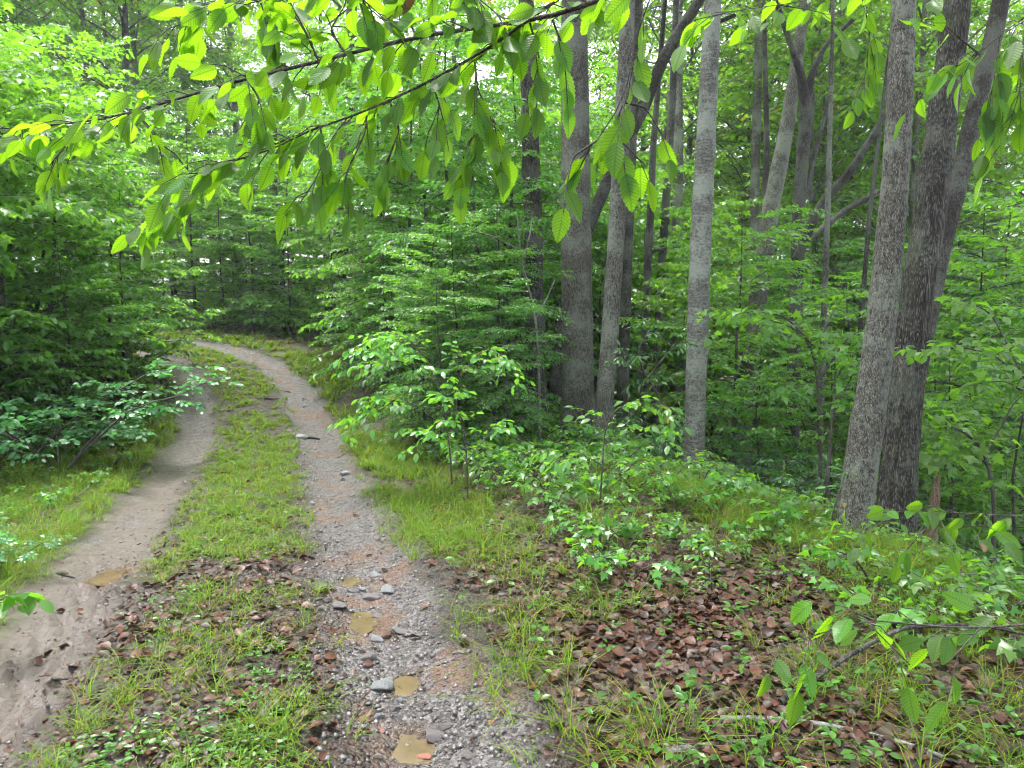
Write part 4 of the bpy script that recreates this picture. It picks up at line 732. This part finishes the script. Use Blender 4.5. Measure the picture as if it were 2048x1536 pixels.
def beech(label, tx, ty, H, boughs, seed, crown=True):
    g = S1(tx, ty); root = obj('beech_tree', None, None, (tx, ty, g)); tag(root, label, 'tree'); base = np.array([tx, ty, g]); rr = rng(seed)
    z = np.linspace(-.1, H, 14); C = np.c_[np.cumsum(rr.normal(0, .02, (14, 2)), 0), z]; V, F_ = tube(C, .085 * (1.1 - .85 * z / H), 14, wob=.06, seed=seed); obj('trunk', mesh('trunk', [(V, F_, 0)], [B_GREY], True), root)
    total = 0; extra = Plant(seed)
    for pts, wd, twigs, size, sp, hang, dev in boughs:
        B = np.array([W(px, py, d) for px, py, d in pts]); att = np.array([tx, ty, min(g + H * .92, max(B[-1, 2] + .5 if B[-1, 2] > 1.5 else B[-1, 2] + .1, g + .4))]); kk = np.argmin(abs(C[:, 2] + g - att[2])); att[:2] = C[kk, :2] + base[:2]
        mid = (B[-1] + att) / 2 + UP * .08; full = resample(np.vstack([B, mid, att]), 40, 2); n_in = 40; r_ = np.interp(np.linspace(0, 1, 40), [0, .12, .6, 1], [.0016, wd * .35, wd, wd * 1.6]); chunks = [(*tube(full - base, r_, 8, wob=.15, seed=seed), 0)]
        lines = [(resample(B, 30, 1), .0)] + [(resample(np.array([W(*p) for p in tw_]), 16, 1), .0) for tw_ in twigs]; spots = []
        for j, (L, q0) in enumerate(lines):
            if j: chunks.append((*tube(L - base, np.linspace(wd * .38, .0013, len(L)) if wd > .004 else np.linspace(.003, .001, len(L)), 6, wob=.15, seed=j), 0))
            ln = np.linalg.norm(np.diff(L, axis=0), axis=1).sum(); n = int(ln / dev)
            for i in range(n):
                q = (i + rr.uniform(.1, .9)) / n; f = q * (len(L) - 1); k = min(int(f), len(L) - 2); p = L[k] + (L[k + 1] - L[k]) * (f - k); d0 = norm(L[k + 1] - L[k]); d0 = -d0 if j == 0 else d0
                l = size * rr.uniform(.8, 1.9) * (1 - .25 * q); e = norm(d0 * .55 + np.cross(d0, UP) * rr.choice([-1, 1]) * rr.uniform(.2, .8) + UP * rr.uniform(-.75, .25)); p1 = p + e * l; md = (p + p1) / 2 + UP * .012
                chunks.append((*tube(np.array([p, md, p1]) - base, np.array([.0018, .0014, .0009]), 4), 0)); m_ = max(2, int(l / sp))
                for h in range(m_):
                    a = p + (p1 - p) * ((h + 1) / m_); sd_ = np.cross(e, UP) * (1 if h % 2 else -1)
                    T = e * (.55 if h < m_ - 1 else .9) + sd_ * (.7 if h < m_ - 1 else .1) - UP * hang * rr.uniform(.4, 1.5) + rr.normal(0, .2, 3); view = norm(np.array([0, 0, EYE]) - a)
                    Nn = UP * .8 + rr.normal(0, .7, 3) + np.array([0, -.2, 0]); spots.append((a, norm(T), Nn, size * rr.uniform(.72, 1.12)))
        bo = obj('bough', mesh('bough', chunks, [B_TWIG], True), root)
        for a, T, Nn, s in spots:
            X = norm(np.cross(T, Nn)); Z = np.cross(X, T)
            if total < 300:
                o = obj('leaf', BLB if rr.random() < .008 else BL[rr.integers(0, 8)], bo); mtx = Matrix(((X[0], T[0], Z[0], 0), (X[1], T[1], Z[1], 0), (X[2], T[2], Z[2], 0), (0, 0, 0, 1)))
                o.matrix_local = Matrix.Translation(Vector(a - base)) @ mtx @ Matrix.Scale(s, 4)
            else: extra.P.append([a - base]); extra.T.append([T]); extra.N.append([Nn]); extra.S.append([s])
            total += 1
    if crown:
        for i in range(16):
            q = .62 + .38 * i / 16; az = i * 2.4; extra.spray(np.array([0, 0, H * q]), np.array([math.cos(az), math.sin(az), .4]), 1.5 * (1.2 - q), .09, .07, .2, .006)
    if extra.P:
        o = obj('foliage', extra.foliage(T_OVAL, M_BEECHF, 'foliage'), root); o['kind'] = 'stuff'; obj('branches', extra.wood(), root)
    print('beech leaves', total); return root
D1 = 1.85
beech('young beech whose long boughs of hanging leaves arch over the track', 2.3, 1.0, 5.2, [
    ([(-60, 262, 2.1), (60, 252, 2.05), (180, 248, 2.0), (270, 222, 1.95), (380, 193, 1.9), (490, 150, D1), (600, 140, D1), (690, 106, D1), (760, 88, D1), (835, 80, D1), (900, 52, D1), (1020, 52, D1), (1100, 38, 1.8), (1200, 6, 1.75), (1290, -40, 1.7)], .0085,
     [[(180, 248, 2.0), (140, 280, 2.0), (100, 330, 2.0)], [(270, 222, 1.95), (300, 260, 1.95), (330, 300, 1.95)], [(490, 150, D1), (520, 200, D1), (500, 240, D1)], [(640, 128, D1), (600, 40, D1), (560, -20, D1)], [(835, 80, D1), (810, 20, D1), (780, -20, D1)], [(940, 52, D1), (930, 0, D1)], [(690, 106, D1), (660, 60, D1), (690, 10, D1)]], .075, .034, .42, .027)], 5)
beech('third young beech stem whose thin bough runs along the top of the view', 1.7, -.3, 5.0, [
    ([(330, 60, 2.0), (420, 20, 2.0), (520, 0, 1.95), (640, -15, 1.9), (800, -40, 1.85), (1000, -80, 1.8)], .005, [[(520, 0, 1.95), (540, 60, 1.95), (560, 110, 1.95)], [(700, -25, 1.88), (760, 30, 1.88), (800, 70, 1.88)], [(900, -60, 1.82), (960, 0, 1.82), (1010, 40, 1.82)]], .075, .034, .5, .025)], 8)
beech('second young beech stem whose lower bough hangs over the track verge', 2.0, .35, 4.8, [
    ([(310, 430, 2.1), (355, 395, 2.1), (420, 350, 2.05), (480, 318, 2.0), (560, 282, 1.95), (640, 252, 1.9), (735, 228, 1.9), (780, 203, 1.88), (840, 172, 1.86), (890, 142, 1.85), (960, 118, 1.85), (1000, 88, D1), (1030, 55, D1), (1120, -5, 1.8)], .0065,
     [[(733, 232, 1.9), (732, 262, 1.9), (710, 310, 1.9), (690, 350, 1.9), (700, 410, 1.9)], [(640, 252, 1.9), (540, 300, 1.9), (440, 330, 1.9), (330, 375, 1.9)], [(950, 124, 1.85), (955, 180, 1.85), (985, 235, 1.85), (1000, 300, 1.85)], [(640, 250, 1.9), (650, 320, 1.9), (625, 370, 1.9), (600, 405, 1.9)], [(860, 160, 1.86), (880, 210, 1.86), (860, 260, 1.86)], [(985, 235, 1.85), (940, 280, 1.85), (930, 330, 1.85)], [(780, 203, 1.88), (800, 260, 1.88), (770, 330, 1.88)]], .075, .034, .42, .030),
    ([(1160, 318, 1.75), (1195, 280, 1.75), (1230, 250, 1.75), (1248, 205, 1.75), (1266, 150, 1.75), (1272, 80, 1.75), (1288, -20, 1.75)], .004, [[(1240, 230, 1.75), (1240, 280, 1.75), (1290, 330, 1.75)], [(1105, 40, 1.8), (1125, 90, 1.8), (1132, 150, 1.8)], [(1195, 280, 1.75), (1150, 310, 1.75), (1130, 360, 1.75)], [(1248, 205, 1.75), (1290, 215, 1.75), (1320, 260, 1.75)], [(1060, 46, 1.82), (1080, 120, 1.82), (1060, 190, 1.82)]], .085, .042, .6, .06)], 7)
beech('young beech with low wet boughs reaching in over the slope', 2.75, 1.9, 4.6, [
    ([(1530, 1296, 1.95), (1600, 1280, 1.95), (1660, 1262, 1.95), (1730, 1238, 1.95), (1800, 1246, 2.0), (1880, 1254, 2.0), (1960, 1256, 2.05), (2060, 1250, 2.05)], .005, [[(1730, 1240, 1.95), (1790, 1300, 1.9), (1820, 1330, 1.9)], [(1960, 1256, 2.0), (1920, 1300, 1.95), (1900, 1320, 1.95)]], .09, .055, .35, .07),
    ([(1690, 1028, 2.7), (1780, 1024, 2.7), (1880, 1022, 2.7), (1960, 1030, 2.7), (2070, 1032, 2.7)], .004, [[(1880, 1022, 2.7), (1840, 1070, 2.65), (1820, 1090, 2.65)], [(1980, 1030, 2.7), (1950, 1080, 2.6)]], .085, .06, .4, .06),
    ([(1880, 150, 2.4), (1940, 120, 2.4), (2000, 70, 2.4), (2070, 30, 2.4)], .004, [[(2000, 70, 2.4), (1990, 150, 2.4), (1975, 230, 2.4)], [(2050, 40, 2.4), (2040, 180, 2.4), (2010, 280, 2.4)], [(1960, 110, 2.4), (1900, 60, 2.4), (1860, 20, 2.4)]], .10, .045, .6, .05),
    ([(1390, 40, 2.6), (1470, 20, 2.6), (1560, 10, 2.6), (1680, -10, 2.6), (1900, -60, 2.5)], .004, [[(1560, 10, 2.6), (1620, 20, 2.6), (1660, 30, 2.6)], [(1720, -20, 2.6), (1740, 60, 2.6), (1730, 160, 2.6), (1700, 190, 2.6)]], .095, .05, .7, .06)], 6)
stick('bare dark branch propped on the litter under the low beech bough', [(1560, 1425, .02), (1640, 1385, .06), (1720, 1350, .10), (1800, 1330, .14), (1950, 1330, .16), (2060, 1345, .14)], 11, B_DARK, seed=9)

# ------------------------------------------------------------------ damp air
m = bpy.data.materials.new('damp_air'); m.use_nodes = True; t = m.node_tree; t.nodes.clear()
out = N(t, 'OutputMaterial'); pv = N(t, 'VolumePrincipled'); pv.inputs['Color'].default_value = (.86, .93, 1.0, 1); pv.inputs['Density'].default_value = 0.0009
t.links.new(pv.outputs[0], out.inputs['Volume'])
hx, hy0, hy1, hz0, hz1 = 165, -65, 225, -14, 26
V = np.array([(x, y, z) for z in (hz0, hz1) for y in (hy0, hy1) for x in (-hx, hx)]); F_ = np.array([[0, 2, 3, 1], [4, 5, 7, 6], [0, 1, 5, 4], [2, 6, 7, 3], [0, 4, 6, 2], [1, 3, 7, 5]])
tag(obj('haze', mesh('haze', [(V, F_, 0)], [m])), 'faint pale damp haze hanging among the trees', 'haze', kind='stuff')
cy.volume_bounces = 0; cy.volume_max_steps = 64
